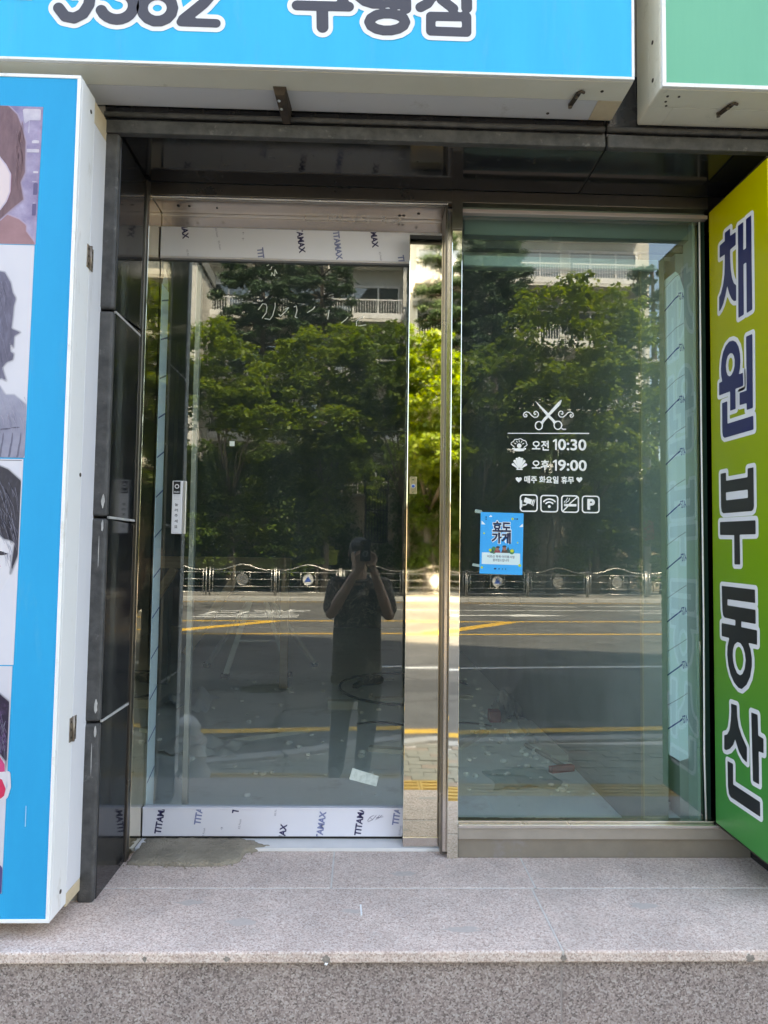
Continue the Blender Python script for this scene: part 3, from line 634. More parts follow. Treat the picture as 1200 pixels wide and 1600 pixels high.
for i, (a, b) in enumerate(rows):
    ph = polys_print('portrait_photo', [[(-1.42, a), (XR - .0065 * i, a), (XR - .0065 * i + (.006 if i == 0 else .004), b), (-1.42, b)]], PXY(0), CB[i], ps)
    ph['label'] = ['topmost portrait print with mauve hair', 'second portrait print of a long haired head in grey', 'third portrait print with short black hair', 'bottom portrait print with magenta ear and white glasses'][i]
    xr = XR - .0065 * i
    cl = lambda pts: [(min(x, xr), min(max(z, a), b)) for x, z in pts]
    def pr(name, pts, k, mat): 
        L = [cl(pts)]; q = np.array(L[0]); st_ = .006
        base = mat.node_tree.nodes['Principled BSDF'].inputs['Base Color'].default_value; bgc = CB[i].node_tree.nodes['Principled BSDF'].inputs['Base Color'].default_value
        if name in ('print_hair', 'print_jacket', 'print_shoulder', 'print_face'):
            for d_, kk, f_ in ((.0045, -.45, .28), (.0022, -.25, .6)):
                outline('print_soft_edge', lambda Pq: np.maximum(sd_poly(Pq, L) - d_, np.maximum(Pq[:, 0] - xr, np.maximum(a - Pq[:, 1], Pq[:, 1] - b))), (q[:, 0].min() - .008, q[:, 0].max() + .008, q[:, 1].min() - .008, q[:, 1].max() + .008), .0045, PXY(k + kk), P('photo_blend', tuple(bgc[e] * (1 - f_) + base[e] * f_ for e in range(3)), .38), ph)
        outline(name, lambda Pq: sd_poly(Pq, L), (q[:, 0].min() - .004, q[:, 0].max() + .004, q[:, 1].min() - .004, q[:, 1].max() + .004), .0045, PXY(k), mat, ph)
    if i == 0:
        pr('print_shoulder', mir([(-1.0358, 1.9764), (-1.0162, 1.9853), (-.9823, 1.9723), (-.9624, 1.9562), (-.9623, 1.9396), (-.9342, 1.903)]), 1, SHO[0])
        pr('print_hair', mir(hair[0]), 2, HB[0])
        fc = [(-1.10, 2.178), (-1.0602, 2.1735), (-1.043, 2.1475), (-1.0261, 2.127), (-1.013, 2.1022), (-1.0128, 2.0521), (-1.0218, 2.024), (-1.0369, 2.0013), (-1.0754, 1.967), (-1.12, 1.95)]
        pr('print_edge', mir([(x + .005, z) for x, z in fc]), 3, PINK); pr('print_face', mir(fc), 4, FACE)
        sg = pm('photo_street_bright', (.60, .56, .62), (.42, .38, .50), 25)
        pr('print_street', [(-.985, 2.295), (-.93, 2.295), (-.93, 2.262), (-.965, 2.262), (-.978, 2.25)], 1, sg)
        for q in ((-.972, -.930, 2.168, 2.178), (-.966, -.962, 2.225, 2.262), (-.948, -.934, 2.108, 2.114), (-.95, -.936, 2.082, 2.086), (-.945, -.937, 2.02, 2.024), (-.955, -.935, 2.195, 2.204)):
            pr('print_street', [(q[0], q[2]), (q[1], q[2]), (q[1], q[3]), (q[0], q[3])], 1, sg)
        dk = pm('photo_street_dark', (.10, .08, .19))
        for q in ((-.946, -.934, 2.045, 2.08), (-.947, -.936, 1.985, 2.02)): pr('print_street', [(q[0], q[2]), (q[1], q[2]), (q[1], q[3]), (q[0], q[3])], 1, dk)
    elif i == 1:
        pr('print_jacket', mir([(-1.06, 1.52), (-1.0156, 1.4963), (-.9988, 1.4723), (-.9751, 1.4728), (-.9385, 1.4452), (-.9313, 1.413), (-.9362, 1.3887), (-.9301, 1.3848), (-.9294, 1.2985)]), 1, SHO[1])
        pr('print_hair', mir(hair[1]), 2, HB[1])
        pr('print_seam', [(-1.2, 1.383), (-1.01, 1.378), (-.955, 1.386), (-.955, 1.382), (-1.01, 1.373), (-1.2, 1.378)], 2, HB[1])
        for xx in (-.952, -.975, -1.0): pr('print_fold', [(xx, 1.372), (xx + .004, 1.372), (xx - .004, 1.30), (xx - .010, 1.30)], 2, pm('photo_fold', (.13, .13, .2)))
    elif i == 2:
        pr('print_face', mir([(-1.06, 1.10), (-.97, 1.075), (-.9646, .985), (-1.0, .91), (-1.08, .86), (-1.12, .85)]), 1, FACE2)
        pr('print_hair', mir(hair[2]), 2, HB[2])
        for s in (1, -1):
            t = lambda pts: [(XC + s * (x - XC), z) for x, z in pts]
            pr('print_eye', t([(-1.02, 1.036), (-.9943, 1.0405), (-.9687, 1.0313), (-.99, 1.0285), (-1.02, 1.028)]), 3, HB[2])
        pr('print_lip', [(-1.0, 1.003), (-.989, .997), (-.9865, .9935), (-.998, .995)], 3, PINK)
        pr('print_rule', [(-1.42, 1.290), (-.94, 1.290), (-.94, 1.2935), (-1.42, 1.2935)], 1, pm('photo_rule', (.12, .11, .14)))
    else:
        pr('print_face', mir([(-1.03, .50), (-.9734, .4951), (-.9502, .4646), (-.9426, .4429), (-.943, .395), (-.9506, .3689), (-.9677, .3602), (-1.0, .33), (-1.09, .26)]), 1, FACE2)
        pr('print_ear', [(-1.0, .48), (-.9755, .49), (-.955, .46), (-.952, .44), (-1.0, .44)], 2, PINK)
        pr('print_ear', [(-1.0, .42), (-.965, .427), (-.950, .40), (-.958, .375), (-1.0, .37)], 2, pm('photo_red_ear', (.66, .03, .10)))
        strokes_print('print_glasses', [[(-1.08, .43), (-1.0, .437), (-.965, .44), (-.948, .442)], [(-.947, .44), (-.944, .405), (-.951, .38), (-.968, .365)]], .010, PXY(3), FACE2, ph, .003)
        pr('print_hair', mir(hair[3]), 4, HB[3])
        pr('print_top', mir([(-1.0, .21), (-.961, .2006), (-.9402, .192), (-.9404, .1245)]), 2, SHO[3])
def strands(ph_idx, x0, x1, z0, z1, n, dx, dz, mat, wd=.0016, k=5):
    ph = [c for c in ps.children if c.name.startswith('portrait_photo')][ph_idx]; rg = random.Random(ph_idx * 7 + 3); S_ = []
    for e in range(n):
        a = rg.uniform(x0, x1); c = rg.uniform(z0, z1); q = rg.uniform(.5, 1.2); cv = rg.uniform(-.35, .35)
        S_.append([(a, c), (a + dx * q * .5 + dz * cv * .3, c + dz * q * .5), (a + dx * q, c + dz * q)])
    V = []; F = []
    for s_ in S_:
        for i_ in range(2):
            p, q = Vector(s_[i_]), Vector(s_[i_ + 1]); nn = (q - p).orthogonal().normalized() * wd * (.5 if i_ == 0 else .3); m_ = len(V); V += [tuple(p + nn), tuple(p - nn), tuple(q - nn * .7), tuple(q + nn * .7)]; F.append((m_, m_ + 1, m_ + 2, m_ + 3))
    flat('print_strand', [(min(x, XR - .0065 * ph_idx), z) for x, z in V], F, PXY(k), mat, ph)
SL1 = pm('photo_strand_lilac', (.34, .32, .44)); SL2 = pm('photo_strand_grey', (.22, .22, .30)); SL3 = pm('photo_strand_black', (.012, .012, .03)); SL4 = pm('photo_strand_mauve', (.25, .14, .16)); SL5 = pm('photo_strand_violet', (.16, .09, .22))
strands(0, -1.0, -.982, 2.10, 2.26, 18, .004, -.05, SL4, .0012); strands(0, -1.0, -.982, 2.12, 2.24, 14, .004, -.05, pm('photo_strand_dark_mauve', (.12, .06, .08)), .0012)
strands(1, -1.07, -1.01, 1.62, 1.80, 40, .012, -.05, pm('photo_strand_soft', (.21, .20, .29)), .0012); strands(1, -1.07, -1.015, 1.58, 1.78, 30, .010, -.05, pm('photo_strand_soft_dark', (.06, .06, .10)), .0012); pass
strands(1, -1.02, -.945, 1.40, 1.47, 16, .012, -.035, SL1); pass
strands(2, -1.06, -.96, 1.10, 1.24, 46, .028, -.075, SL2, .0011); strands(2, -1.06, -.97, 1.10, 1.22, 30, .015, -.05, SL3, .0012); strands(2, -.985, -.965, 1.02, 1.07, 8, .008, -.04, SL2, .0012)
strands(3, -1.03, -.955, .53, .62, 34, .020, -.06, SL5); strands(3, -1.0, -.945, .48, .60, 18, .008, -.05, SL2, .0012)
bx('scratch', -.8985, -.8965, -.5166, -.5161, .30, .355, P('pale_scratch', (.35, .62, .80), .5), ps, 0)
bs = thing('blue_shop_sign', 'wide sky blue shop sign with large dark grey letters above the glass door', 'sign', (-.4, -.41, 2.448))
lightbox(bs, -2.3, .778, -.506, -.306, 2.448, 3.42, BLUE2, .008)
def belly(root, x0, x1, z, yf, yb, mats):
    ym = (yf + yb) / 2
    bx('front_underside', x0, x1, yf + .0125, ym + .0008, z - .001, z + .005, mats[0], root, .0008)
    bx('rear_underside', x0 + .075, x1 - .075, ym + .0025, yb, z - .001, z + .005, mats[1], root, .0008)
    bx('corner_piece', x1 - .0742, x1, ym + .0025, yb, z - .001, z + .005, mats[2], root, .0008)
    bx('corner_piece', x0, x0 + .0742, ym + .0025, yb, z - .001, z + .005, mats[2], root, .0008)
belly(bs, -2.3, .778, 2.448, -.506, -.306, (CREAM, P('pale_grey_underside', (.66, .66, .68), .45, dirt=(.36, .33, .28), dscale=6, dlo=.6, dhi=.8), PEACH))
BLUE_GLYPHS = {"nine":[[[[-0.8125,2.6995],[-0.8159,2.6825],[-0.8265,2.6687],[-0.8424,2.6606],[-0.8603,2.6599],[-0.8767,2.6668],[-0.8883,2.6798],[-0.8929,2.6964],[-0.8896,2.7133],[-0.8789,2.7272],[-0.863,2.7353],[-0.8451,2.736],[-0.8287,2.7291],[-0.817,2.7161],[-0.8125,2.6995]],0.027],[[[-0.8125,2.6995],[-0.8093,2.6609],[-0.8151,2.6182],[-0.8305,2.5907],[-0.8556,2.5763],[-0.8813,2.5811],[-0.9004,2.6054]],0.027]],"three":[[[[-0.7668,2.7177],[-0.7617,2.7279],[-0.7536,2.7361],[-0.7435,2.7414],[-0.7322,2.7433],[-0.721,2.7417],[-0.7107,2.7366],[-0.7025,2.7287],[-0.6972,2.7186],[-0.6952,2.7074],[-0.6967,2.696],[-0.7017,2.6857],[-0.7095,2.6774],[-0.7195,2.6719],[-0.7307,2.6697]],0.027],[[[-0.7277,2.6614],[-0.714,2.6579],[-0.7023,2.6509],[-0.6934,2.6411],[-0.6881,2.6294],[-0.687,2.6168],[-0.6901,2.6044],[-0.6972,2.5934],[-0.7075,2.5846],[-0.7203,2.579],[-0.7343,2.5769],[-0.7483,2.5786],[-0.7611,2.5839],[-0.7716,2.5923],[-0.7787,2.6031]],0.027]],"eight":[[[[-0.5746,2.6175],[-0.5785,2.5997],[-0.5903,2.5852],[-0.6077,2.5767],[-0.6273,2.576],[-0.6452,2.5832],[-0.6579,2.5968],[-0.6628,2.6142],[-0.659,2.632],[-0.6472,2.6465],[-0.6298,2.655],[-0.6101,2.6558],[-0.5922,2.6486],[-0.5795,2.6349],[-0.5746,2.6175]],0.027],[[[-0.5772,2.7065],[-0.5804,2.6896],[-0.5902,2.6757],[-0.6047,2.6677],[-0.6211,2.667],[-0.6361,2.674],[-0.6467,2.687],[-0.6509,2.7037],[-0.6478,2.7207],[-0.638,2.7346],[-0.6234,2.7427],[-0.607,2.7433],[-0.592,2.7364],[-0.5814,2.7233],[-0.5772,2.7065]],0.027]],"two":[[[[-0.5495,2.5759],[-0.4481,2.5757]],0.0216],[[[-0.5288,2.7132],[-0.5263,2.7221],[-0.5216,2.7302],[-0.5151,2.7371],[-0.5072,2.7424],[-0.4982,2.7457],[-0.4886,2.7469],[-0.479,2.746],[-0.47,2.7429],[-0.462,2.7379],[-0.4555,2.7312],[-0.4509,2.7232],[-0.4483,2.7144],[-0.448,2.7052],[-0.45,2.6962],[-0.458,2.6703],[-0.4866,2.6343],[-0.5423,2.5839]],0.027]],"dash":[[[[-1.0748,2.6393],[-0.982,2.639]],0.0216]],"gu":[[[[-0.216,2.6385],[-0.0649,2.6402]],0.0252],[[[-0.1424,2.6373],[-0.1403,2.5752]],0.0288],[[[-0.2071,2.754],[-0.0744,2.7591],[-0.0736,2.7102],[-0.0856,2.6453]],0.027]],"yeong":[[[[0.1004,2.5995],[0.0953,2.5879],[0.0809,2.5782],[0.0599,2.5724],[0.0366,2.5716],[0.0156,2.5759],[0.0009,2.5845],[-0.0044,2.5957],[0.0006,2.6073],[0.015,2.617],[0.0359,2.6228],[0.0593,2.6237],[0.0804,2.6193],[0.0951,2.6107],[0.1004,2.5995]],0.0252],[[[0.0786,2.6925],[0.0729,2.6753],[0.0564,2.661],[0.0324,2.6526],[0.0058,2.6516],[-0.0184,2.6583],[-0.0352,2.6712],[-0.0414,2.6879],[-0.0357,2.7051],[-0.0193,2.7194],[0.0047,2.7279],[0.0314,2.7289],[0.0556,2.7222],[0.0725,2.7092],[0.0786,2.6925]],0.0252],[[[0.0983,2.7756],[0.1018,2.6405]],0.027],[[[0.0597,2.7055],[0.101,2.707]],0.0198],[[[0.0604,2.6507],[0.1017,2.6503]],0.0198]],"jeom":[[[[0.1753,2.6198],[0.2807,2.6217],[0.2811,2.5748],[0.1757,2.5749],[0.1753,2.6198]],0.0234],[[[0.2796,2.7827],[0.2806,2.6491]],0.027],[[[0.1399,2.7674],[0.2475,2.7716]],0.0216],[[[0.1947,2.7577],[0.1877,2.6946],[0.1655,2.6585],[0.1449,2.646]],0.0252],[[[0.195,2.7302],[0.2068,2.6718],[0.241,2.6457]],0.0252]]}
for gi, (k, S) in enumerate(BLUE_GLYPHS.items()):
    pts = np.array([p for s, _ in S for p in s]); m = .04
    B = (pts[:, 0].min() - m, pts[:, 0].max() + m, pts[:, 1].min() - m, pts[:, 1].max() + m)
    fn = lambda P, S=S: np.min([sd_stroke(P, s, wd * 1.2) for s, wd in S], 0)
    kind = 'digit' if k in ('nine', 'three', 'eight', 'two') else 'letter'
    if k == 'dash':
        outline('dash', fn, B, .004, lambda a, b: (a, -.5052, b), LETW, bs); continue
    o = outline(kind, fn, B, .004, lambda a, b: (a, -.5056, b), LETD, bs)
    outline('letter_border', lambda P: fn(P) - .0135, B, .004, lambda a, b, q=.00005 * gi: (a, -.5048 - q, b), LETW, o)
br = MB().add([(-.292, -.425, 2.4465), (-.252, -.425, 2.4465), (-.245, -.318, 2.4465), (-.275, -.318, 2.4465), (-.286, -.418, 2.424), (-.258, -.418, 2.424), (-.250, -.318, 2.395), (-.272, -.318, 2.395)],
              [(0, 3, 2, 1), (4, 5, 6, 7), (0, 1, 5, 4), (1, 2, 6, 5), (2, 3, 7, 6), (3, 0, 4, 7)])
bk = build('bracket', br, RUST, bs, .001)
build('bolt', MB().cyl((-.275, -.40, 2.432), (-.275, -.405, 2.414), .005, 8).cyl((-.270, -.375, 2.428), (-.270, -.38, 2.404), .005, 8), STEELD, bk)
def latch(root, x, y, z, dx, dy):
    m = MB(); m.bar((x, y, z - .006), (x + dx, y + dy, z - .006), .013, .006); m.tube([(x + dx, y + dy, z - .006), (x + dx + .006, y + dy - .008, z - .007), (x + dx + .016, y + dy - .004, z - .007)], .0045, 8)
    l_ = build('latch', m, RUST, root); build('latch_screw', MB().cyl((x, y, z), (x, y, z - .013), .006, 10).cyl((x + dx * .75, y + dy * .75, z), (x + dx * .75, y + dy * .75, z - .012), .005, 10), HINGE, l_)
latch(bs, .622, -.385, 2.447, .008, -.062)
build('screw', MB().cyl((.70, -.45, 2.448), (.70, -.45, 2.4455), .005, 10), RUST, bs)
build('screw', MB().cyl((.565, -.335, 2.448), (.565, -.335, 2.4455), .005, 10), RUST, bs)
gs = thing('green_shop_sign', 'plain mint green shop sign with cracked cream frame at upper right', 'sign', (1.6, -.40, 2.439))
lightbox(gs, .866, 2.6, -.494, -.303, 2.439, 3.42, GREENF, .012)
belly(gs, .866, 2.6, 2.439, -.494, -.303, (CREAM, CREAM, CREAM))
bx('frame_flank', .864, .869, -.481, -.399, 2.4405, 3.41, CREAM, gs, .0008)
bx('rear_flank', .864, .869, -.3975, -.304, 2.4405, 3.41, CREAM, gs, .0008)
latch(gs, 1.092, -.378, 2.438, .016, -.05)
for x, y in ((.905, -.425), (.935, -.45), (.90, -.45), (.915, -.405)):
    build('screw', MB().cyl((x, y, 2.44), (x, y, 2.4365), .004, 8), RUST, gs)
for y, z in ((-.43, 2.50), (-.43, 2.62)): build('slot', MB().cyl((.865, y, z), (.862, y, z), .006, 8), RUST, gs)
vs = thing('vertical_sign', 'tall yellow to green vertical sign with dark outlined letters on right jamb', 'sign', (1.30, -.19, .12))
vb = MB()
vb.add([(1.2445, -.378, .118), (1.3695, -.378, .118), (1.3695, -.002, .124), (1.2445, -.002, .124), (1.2445, -.378, 2.298), (1.3695, -.378, 2.298), (1.3695, -.002, 2.304), (1.2445, -.002, 2.304)],
       [(0, 3, 2, 1), (4, 5, 6, 7), (0, 1, 5, 4), (1, 2, 6, 5), (2, 3, 7, 6), (3, 0, 4, 7)])
build('box', vb, VERTG, vs, .0025)
for z in (2.302, .119): bx('edge_trim', 1.2437, 1.25, -.376, -.004, z - .0015 if z < 1 else z - .001, z + .0015, RUST, vs, 0)
VG = [["chae",[[[[0.1182,2.1763],[0.1541,2.1751],[0.1535,2.1488],[0.1902,2.1464],[0.189,2.1022],[0.1523,2.1014],[0.1526,2.0596],[0.1556,2.0282],[0.1629,1.9978],[0.1741,1.976],[0.1887,1.963],[0.1873,1.9104],[0.1725,1.9149],[0.1587,1.9268],[0.1441,1.9497],[0.135,1.9707],[0.1305,1.9838],[0.1253,1.9718],[0.1161,1.9524],[0.1007,1.9298],[0.0854,1.9172],[0.0727,1.912],[0.074,1.9638],[0.0868,1.9733],[0.1024,1.9983],[0.1121,2.0304],[0.1156,2.0699],[0.1163,2.1003],[0.0809,2.1023],[0.082,2.1465],[0.1175,2.1471]]],[[[0.2044,2.1605],[0.2382,2.1581],[0.2358,2.0641],[0.2525,2.0629],[0.2551,2.1598],[0.2863,2.1581],[0.2843,1.8474],[0.2512,1.8468],[0.2534,2.015],[0.2358,2.0166],[0.2336,1.848],[0.1999,1.8476]]]]],["won",[[[[0.0663,1.6595],[0.0885,1.6595],[0.0812,1.6841],[0.0802,1.7059],[0.0851,1.7369],[0.0962,1.7607],[0.1148,1.7781],[0.138,1.7859],[0.1629,1.7824],[0.1822,1.7714],[0.1986,1.7498],[0.2066,1.7245],[0.2083,1.6984],[0.2048,1.6738],[0.1962,1.6575],[0.2232,1.6568],[0.2235,1.6132],[0.1748,1.6138],[0.1745,1.546],[0.1384,1.5467],[0.1396,1.6132],[0.0652,1.6151]],[[0.1141,1.7078],[0.1186,1.7252],[0.1276,1.7386],[0.1429,1.7436],[0.1568,1.7402],[0.1674,1.7289],[0.1724,1.7132],[0.1714,1.6927],[0.1627,1.6768],[0.15,1.667],[0.1374,1.6654],[0.125,1.6732],[0.1167,1.6885]]],[[[0.2453,1.7703],[0.2825,1.7682],[0.2795,1.5281],[0.243,1.5285],[0.2427,1.5511],[0.1997,1.5532],[0.2003,1.5944],[0.2438,1.5927]]],[[[0.085,1.5835],[0.1202,1.5833],[0.1197,1.5057],[0.2811,1.5025],[0.2816,1.4578],[0.0991,1.4599],[0.0879,1.4675],[0.0841,1.4828]]]]],["bu",[[[[0.0685,1.3386],[0.1053,1.3386],[0.1057,1.3105],[0.2422,1.3087],[0.2429,1.3371],[0.2775,1.3368],[0.2772,1.2127],[0.2729,1.202],[0.2626,1.1978],[0.0849,1.1997],[0.0731,1.2056],[0.0688,1.2231]],[[0.1036,1.2706],[0.242,1.2684],[0.2422,1.2415],[0.104,1.2431]]],[[[0.0596,1.1705],[0.2847,1.1671],[0.2848,1.123],[0.1885,1.1237],[0.1892,1.025],[0.1533,1.0248],[0.1538,1.1229],[0.0595,1.1255]]]]],["dong",[[[[0.0667,0.9496],[0.2757,0.9474],[0.2758,0.9051],[0.1046,0.9058],[0.1041,0.8852],[0.277,0.8841],[0.2771,0.8395],[0.1914,0.8394],[0.1909,0.8208],[0.2839,0.8205],[0.2827,0.7753],[0.2324,0.7748],[0.244,0.757],[0.2513,0.7292],[0.2506,0.7027],[0.2394,0.6673],[0.2184,0.6393],[0.188,0.6194],[0.1668,0.6198],[0.1407,0.6324],[0.1192,0.6537],[0.105,0.6818],[0.0984,0.7165],[0.1006,0.745],[0.1134,0.776],[0.0625,0.7763],[0.0625,0.8214],[0.1538,0.8216],[0.1543,0.84],[0.0837,0.8417],[0.0746,0.8478],[0.0689,0.8682]],[[0.1343,0.7218],[0.1372,0.7424],[0.1474,0.7588],[0.1659,0.7692],[0.1848,0.7674],[0.2008,0.756],[0.211,0.7378],[0.215,0.7165],[0.2083,0.6886],[0.1939,0.6691],[0.1797,0.6624],[0.1609,0.6659],[0.1445,0.6831],[0.1367,0.702]]]]],["san",[[[[0.1195,0.5584],[0.156,0.5595],[0.1579,0.5235],[0.1664,0.4942],[0.1847,0.4676],[0.2147,0.4391],[0.2135,0.3909],[0.1882,0.3967],[0.167,0.4119],[0.1511,0.4332],[0.1431,0.4468],[0.1297,0.4246],[0.1082,0.4057],[0.0848,0.3949],[0.0701,0.3938],[0.0713,0.4414],[0.092,0.4496],[0.1069,0.468],[0.1164,0.5023],[0.12,0.5323]]],[[[0.2433,0.557],[0.2801,0.5577],[0.2818,0.4939],[0.3111,0.492],[0.3103,0.4473],[0.283,0.4461],[0.2827,0.3445],[0.2477,0.3436]]],[[[0.0909,0.3606],[0.1269,0.3618],[0.1263,0.2941],[0.2861,0.2921],[0.2863,0.2468],[0.1082,0.2469],[0.0975,0.2543],[0.0923,0.2773]]]]]]
for nm, groups in VG:
    for grp in groups:
        a = np.array([p for L in grp for p in L]); lo = a.min(0); hi = a.max(0); m = .022
        B = (lo[0] - m, hi[0] + m, lo[1] - m, hi[1] + m)
        fn = lambda P, grp=grp: sd_poly(P, grp)
        li = int(round(lo[0] * 1e4)) % 5
        o = outline('letter_stroke', fn, B, .0035, lambda s, z: (1.2430, -s, z), NAVY if nm in ('chae', 'won') else INK, vs)
        outline('letter_border', lambda P: fn(P) - .0145, B, .0035, lambda s, z, q=li * .00006: (1.2440 - q, -s, z), LETW, o)
# ------------------------------------------------------------------ things on the glass
DEC = P('white_window_vinyl', (.82, .84, .82), .6)
WP = XZ(.0293)
dec = thing('opening_hours_decal', 'white vinyl opening hours with scissors, shells and four icons on window', 'decal', (.667, .0293, 1.2))
outline('scissor_blade', lambda P: np.minimum(sd_poly(P, [[(0.6116, 1.6091), (0.6166, 1.6032), (0.6646, 1.5588), (0.6690, 1.5532), (0.6665, 1.5495), (0.663, 1.5460), (0.6564, 1.552), (0.6266, 1.5879)]]), sd_poly(P, [[(0.7126, 1.6111), (0.7066, 1.5911), (0.6696, 1.5522), (0.6665, 1.5495), (0.6637, 1.5461), (0.6577, 1.553), (0.6993, 1.6009)]])), (.60, .72, 1.54, 1.615), .0013, WP, DEC, dec)
_r1 = [(0.6422, 1.5143), (0.6397, 1.5054), (0.6331, 1.4997), (0.6249, 1.4996), (0.6183, 1.505), (0.6158, 1.5138), (0.6183, 1.5228), (0.6249, 1.5285), (0.633, 1.5286), (0.6397, 1.5232), (0.6422, 1.5143)]
_r2 = [(0.7126, 1.5166), (0.7098, 1.5076), (0.7027, 1.502), (0.694, 1.5018), (0.6869, 1.5072), (0.6841, 1.5161), (0.6868, 1.5251), (0.694, 1.5308), (0.7027, 1.5309), (0.7099, 1.5255), (0.7126, 1.5166)]
strokes_print('scissor_handle', [_r1], .0042, XZ(.0292), DEC, dec, .0012); strokes_print('scissor_handle', [_r2, [(0.7126, 1.5051), (0.7175, 1.5019), (0.7264, 1.5027)]], .0042, XZ(.0292), DEC, dec, .0012)
outline('scissor_shank', lambda P: np.minimum(sd_poly(P, [[(0.6597, 1.5545), (0.6680, 1.5499), (0.6485, 1.5286), (0.6430, 1.5180), (0.6372, 1.5290), (0.6471, 1.5419)]]), sd_poly(P, [[(0.6663, 1.5545), (0.6590, 1.5487), (0.6790, 1.5290), (0.6838, 1.5190), (0.6901, 1.5310), (0.6788, 1.5425)]])), (.63, .695, 1.51, 1.56), .0012, XZ(.0291), DEC, dec)
SW1 = [(0.5787, 1.5515), (0.5824, 1.5549), (0.5857, 1.5506), (0.5831, 1.545), (0.5771, 1.5449), (0.5728, 1.5504), (0.5754, 1.5594), (0.5837, 1.5635), (0.5936, 1.5607), (0.6019, 1.5509), (0.6118, 1.5439), (0.6217, 1.5447), (0.6276, 1.5524), (0.6259, 1.5613), (0.6193, 1.5662), (0.6127, 1.5641), (0.6108, 1.5577), (0.6141, 1.5535), (0.6183, 1.5562)]
strokes_print('swirl', [SW1], .0034, WP, DEC, dec, .0012)
strokes_print('swirl', [[(1.328 - x, z + .0025) for x, z in SW1]], .0034, WP, DEC, dec, .0012)
polys_print('rule', [[(.5157, 1.4825), (.8125, 1.4868), (.8125, 1.4908), (.5157, 1.4853)]], WP, DEC, dec)
# open shell with pearl
c = (.5577, 1.4400)
up = [(.5577 + .0295 * math.cos(t) * (1 + .06 * math.cos(9 * t)), 1.4395 + .0245 * math.sin(t) * (1 + .06 * math.cos(9 * t))) for t in [R(a) for a in range(8, 175, 8)]]
strokes_print('open_shell', [up, [up[-1], (.5410, 1.4335)], [up[0], (.5745, 1.4335)]] + [[(.5577 + .013 * math.cos(R(a)), 1.441 + .012 * math.sin(R(a))), (.5577 + .019 * math.cos(R(a)), 1.441 + .0175 * math.sin(R(a)))] for a in (25, 58, 90, 122, 155)], .0027, WP, DEC, dec, .0011)
outline('pearl', lambda P: np.hypot(P[:, 0] - .5577, P[:, 1] - 1.4395) - .0082, (.545, .57, 1.428, 1.45), .0012, XZ(.0292), DEC, dec)
strokes_print('shell_base', [[(.5355, 1.4285), (.545, 1.4265), (.557, 1.4275), (.570, 1.4265), (.580, 1.429)], [(.542, 1.4235), (.557, 1.4220), (.573, 1.4235)]], .0062, WP, DEC, dec, .0012)
# closed fan shell: seven ribs
for k in range(7):
    a = R(90 + (k - 3) * 21); tip = (.5587 + .0365 * math.cos(a) * .72, 1.3530 + .0415 * math.sin(a)); d = Vector((tip[0] - .5587, tip[1] - 1.3530)).normalized(); nn = Vector((-d.y, d.x))
    b0 = (.5587 + d.x * .006, 1.3530 + d.y * .006)
    pl_ = [(b0[0] - nn.x * .0012, b0[1] - nn.y * .0012), (b0[0] + nn.x * .0012, b0[1] + nn.y * .0012)]
    pl_ += [(tip[0] + nn.x * .0047 * math.cos(q) + d.x * .004 * math.sin(q), tip[1] + nn.y * .0047 * math.cos(q) + d.y * .004 * math.sin(q)) for q in [R(z_) for z_ in range(0, 181, 30)]]
    polys_print('shell_rib', [pl_], WP, DEC, dec)
polys_print('shell_foot', [[(.546, 1.3518), (.571, 1.3518), (.568, 1.3565), (.549, 1.3565)]], XZ(.0291), DEC, dec)
text_at('hours_text', '오전', (.6040, .6657, 1.4235, 1.4600), WP, DEC, dec); ONE = lambda z0, z1: polys_print('hours_text', [[(.6882, z0), (.6945, z0), (.6945, z1), (.6890, z1), (.6802, z1 - .0062), (.6802, z1 - .0118), (.6882, z1 - .0082)]], WP, DEC, dec)
ONE(1.4262, 1.4662); text_at('hours_text', '0:30', (.6985, .8020, 1.4258, 1.4668), WP, DEC, dec)
text_at('hours_text', '오후', (.6040, .6664, 1.3533, 1.3896), WP, DEC, dec); ONE(1.3514, 1.3910); text_at('hours_text', '9:00', (.6985, .8030, 1.3510, 1.3915), WP, DEC, dec)
text_at('hours_text', '매주 화요일 휴무', (.5765, .7570, 1.3045, 1.3312), WP, DEC, dec)
for x, z in ((.5563, 1.3160), (.7762, 1.3195)):
    hp = [(x + .0007 * 16 * math.sin(t) ** 3, z + .0007 * (13 * math.cos(t) - 5 * math.cos(2 * t) - 2 * math.cos(3 * t) - math.cos(4 * t)) + .001) for t in np.linspace(0, 2 * math.pi, 33)[:-1]]
    V, F = contour(lambda P: sd_poly(P, [hp]), x - .015, x + .015, z - .015, z + .015, .001); flat('heart', V, F, WP, DEC, dec)
def rr(P, x0, x1, z0, z1, r): 
    q = np.abs(P - np.array([(x0 + x1) / 2, (z0 + z1) / 2])) - np.array([(x1 - x0) / 2 - r, (z1 - z0) / 2 - r])
    return np.hypot(*np.maximum(q, 0).T) + np.minimum(q.max(1), 0) - r
ic = [(.5605, .6255, 1.2644, 1.2008), (.6346, .7, 1.2633, 1.2003), (.7099, .775, 1.2635, 1.1998), (.7849, .85, 1.2631, 1.1996)]
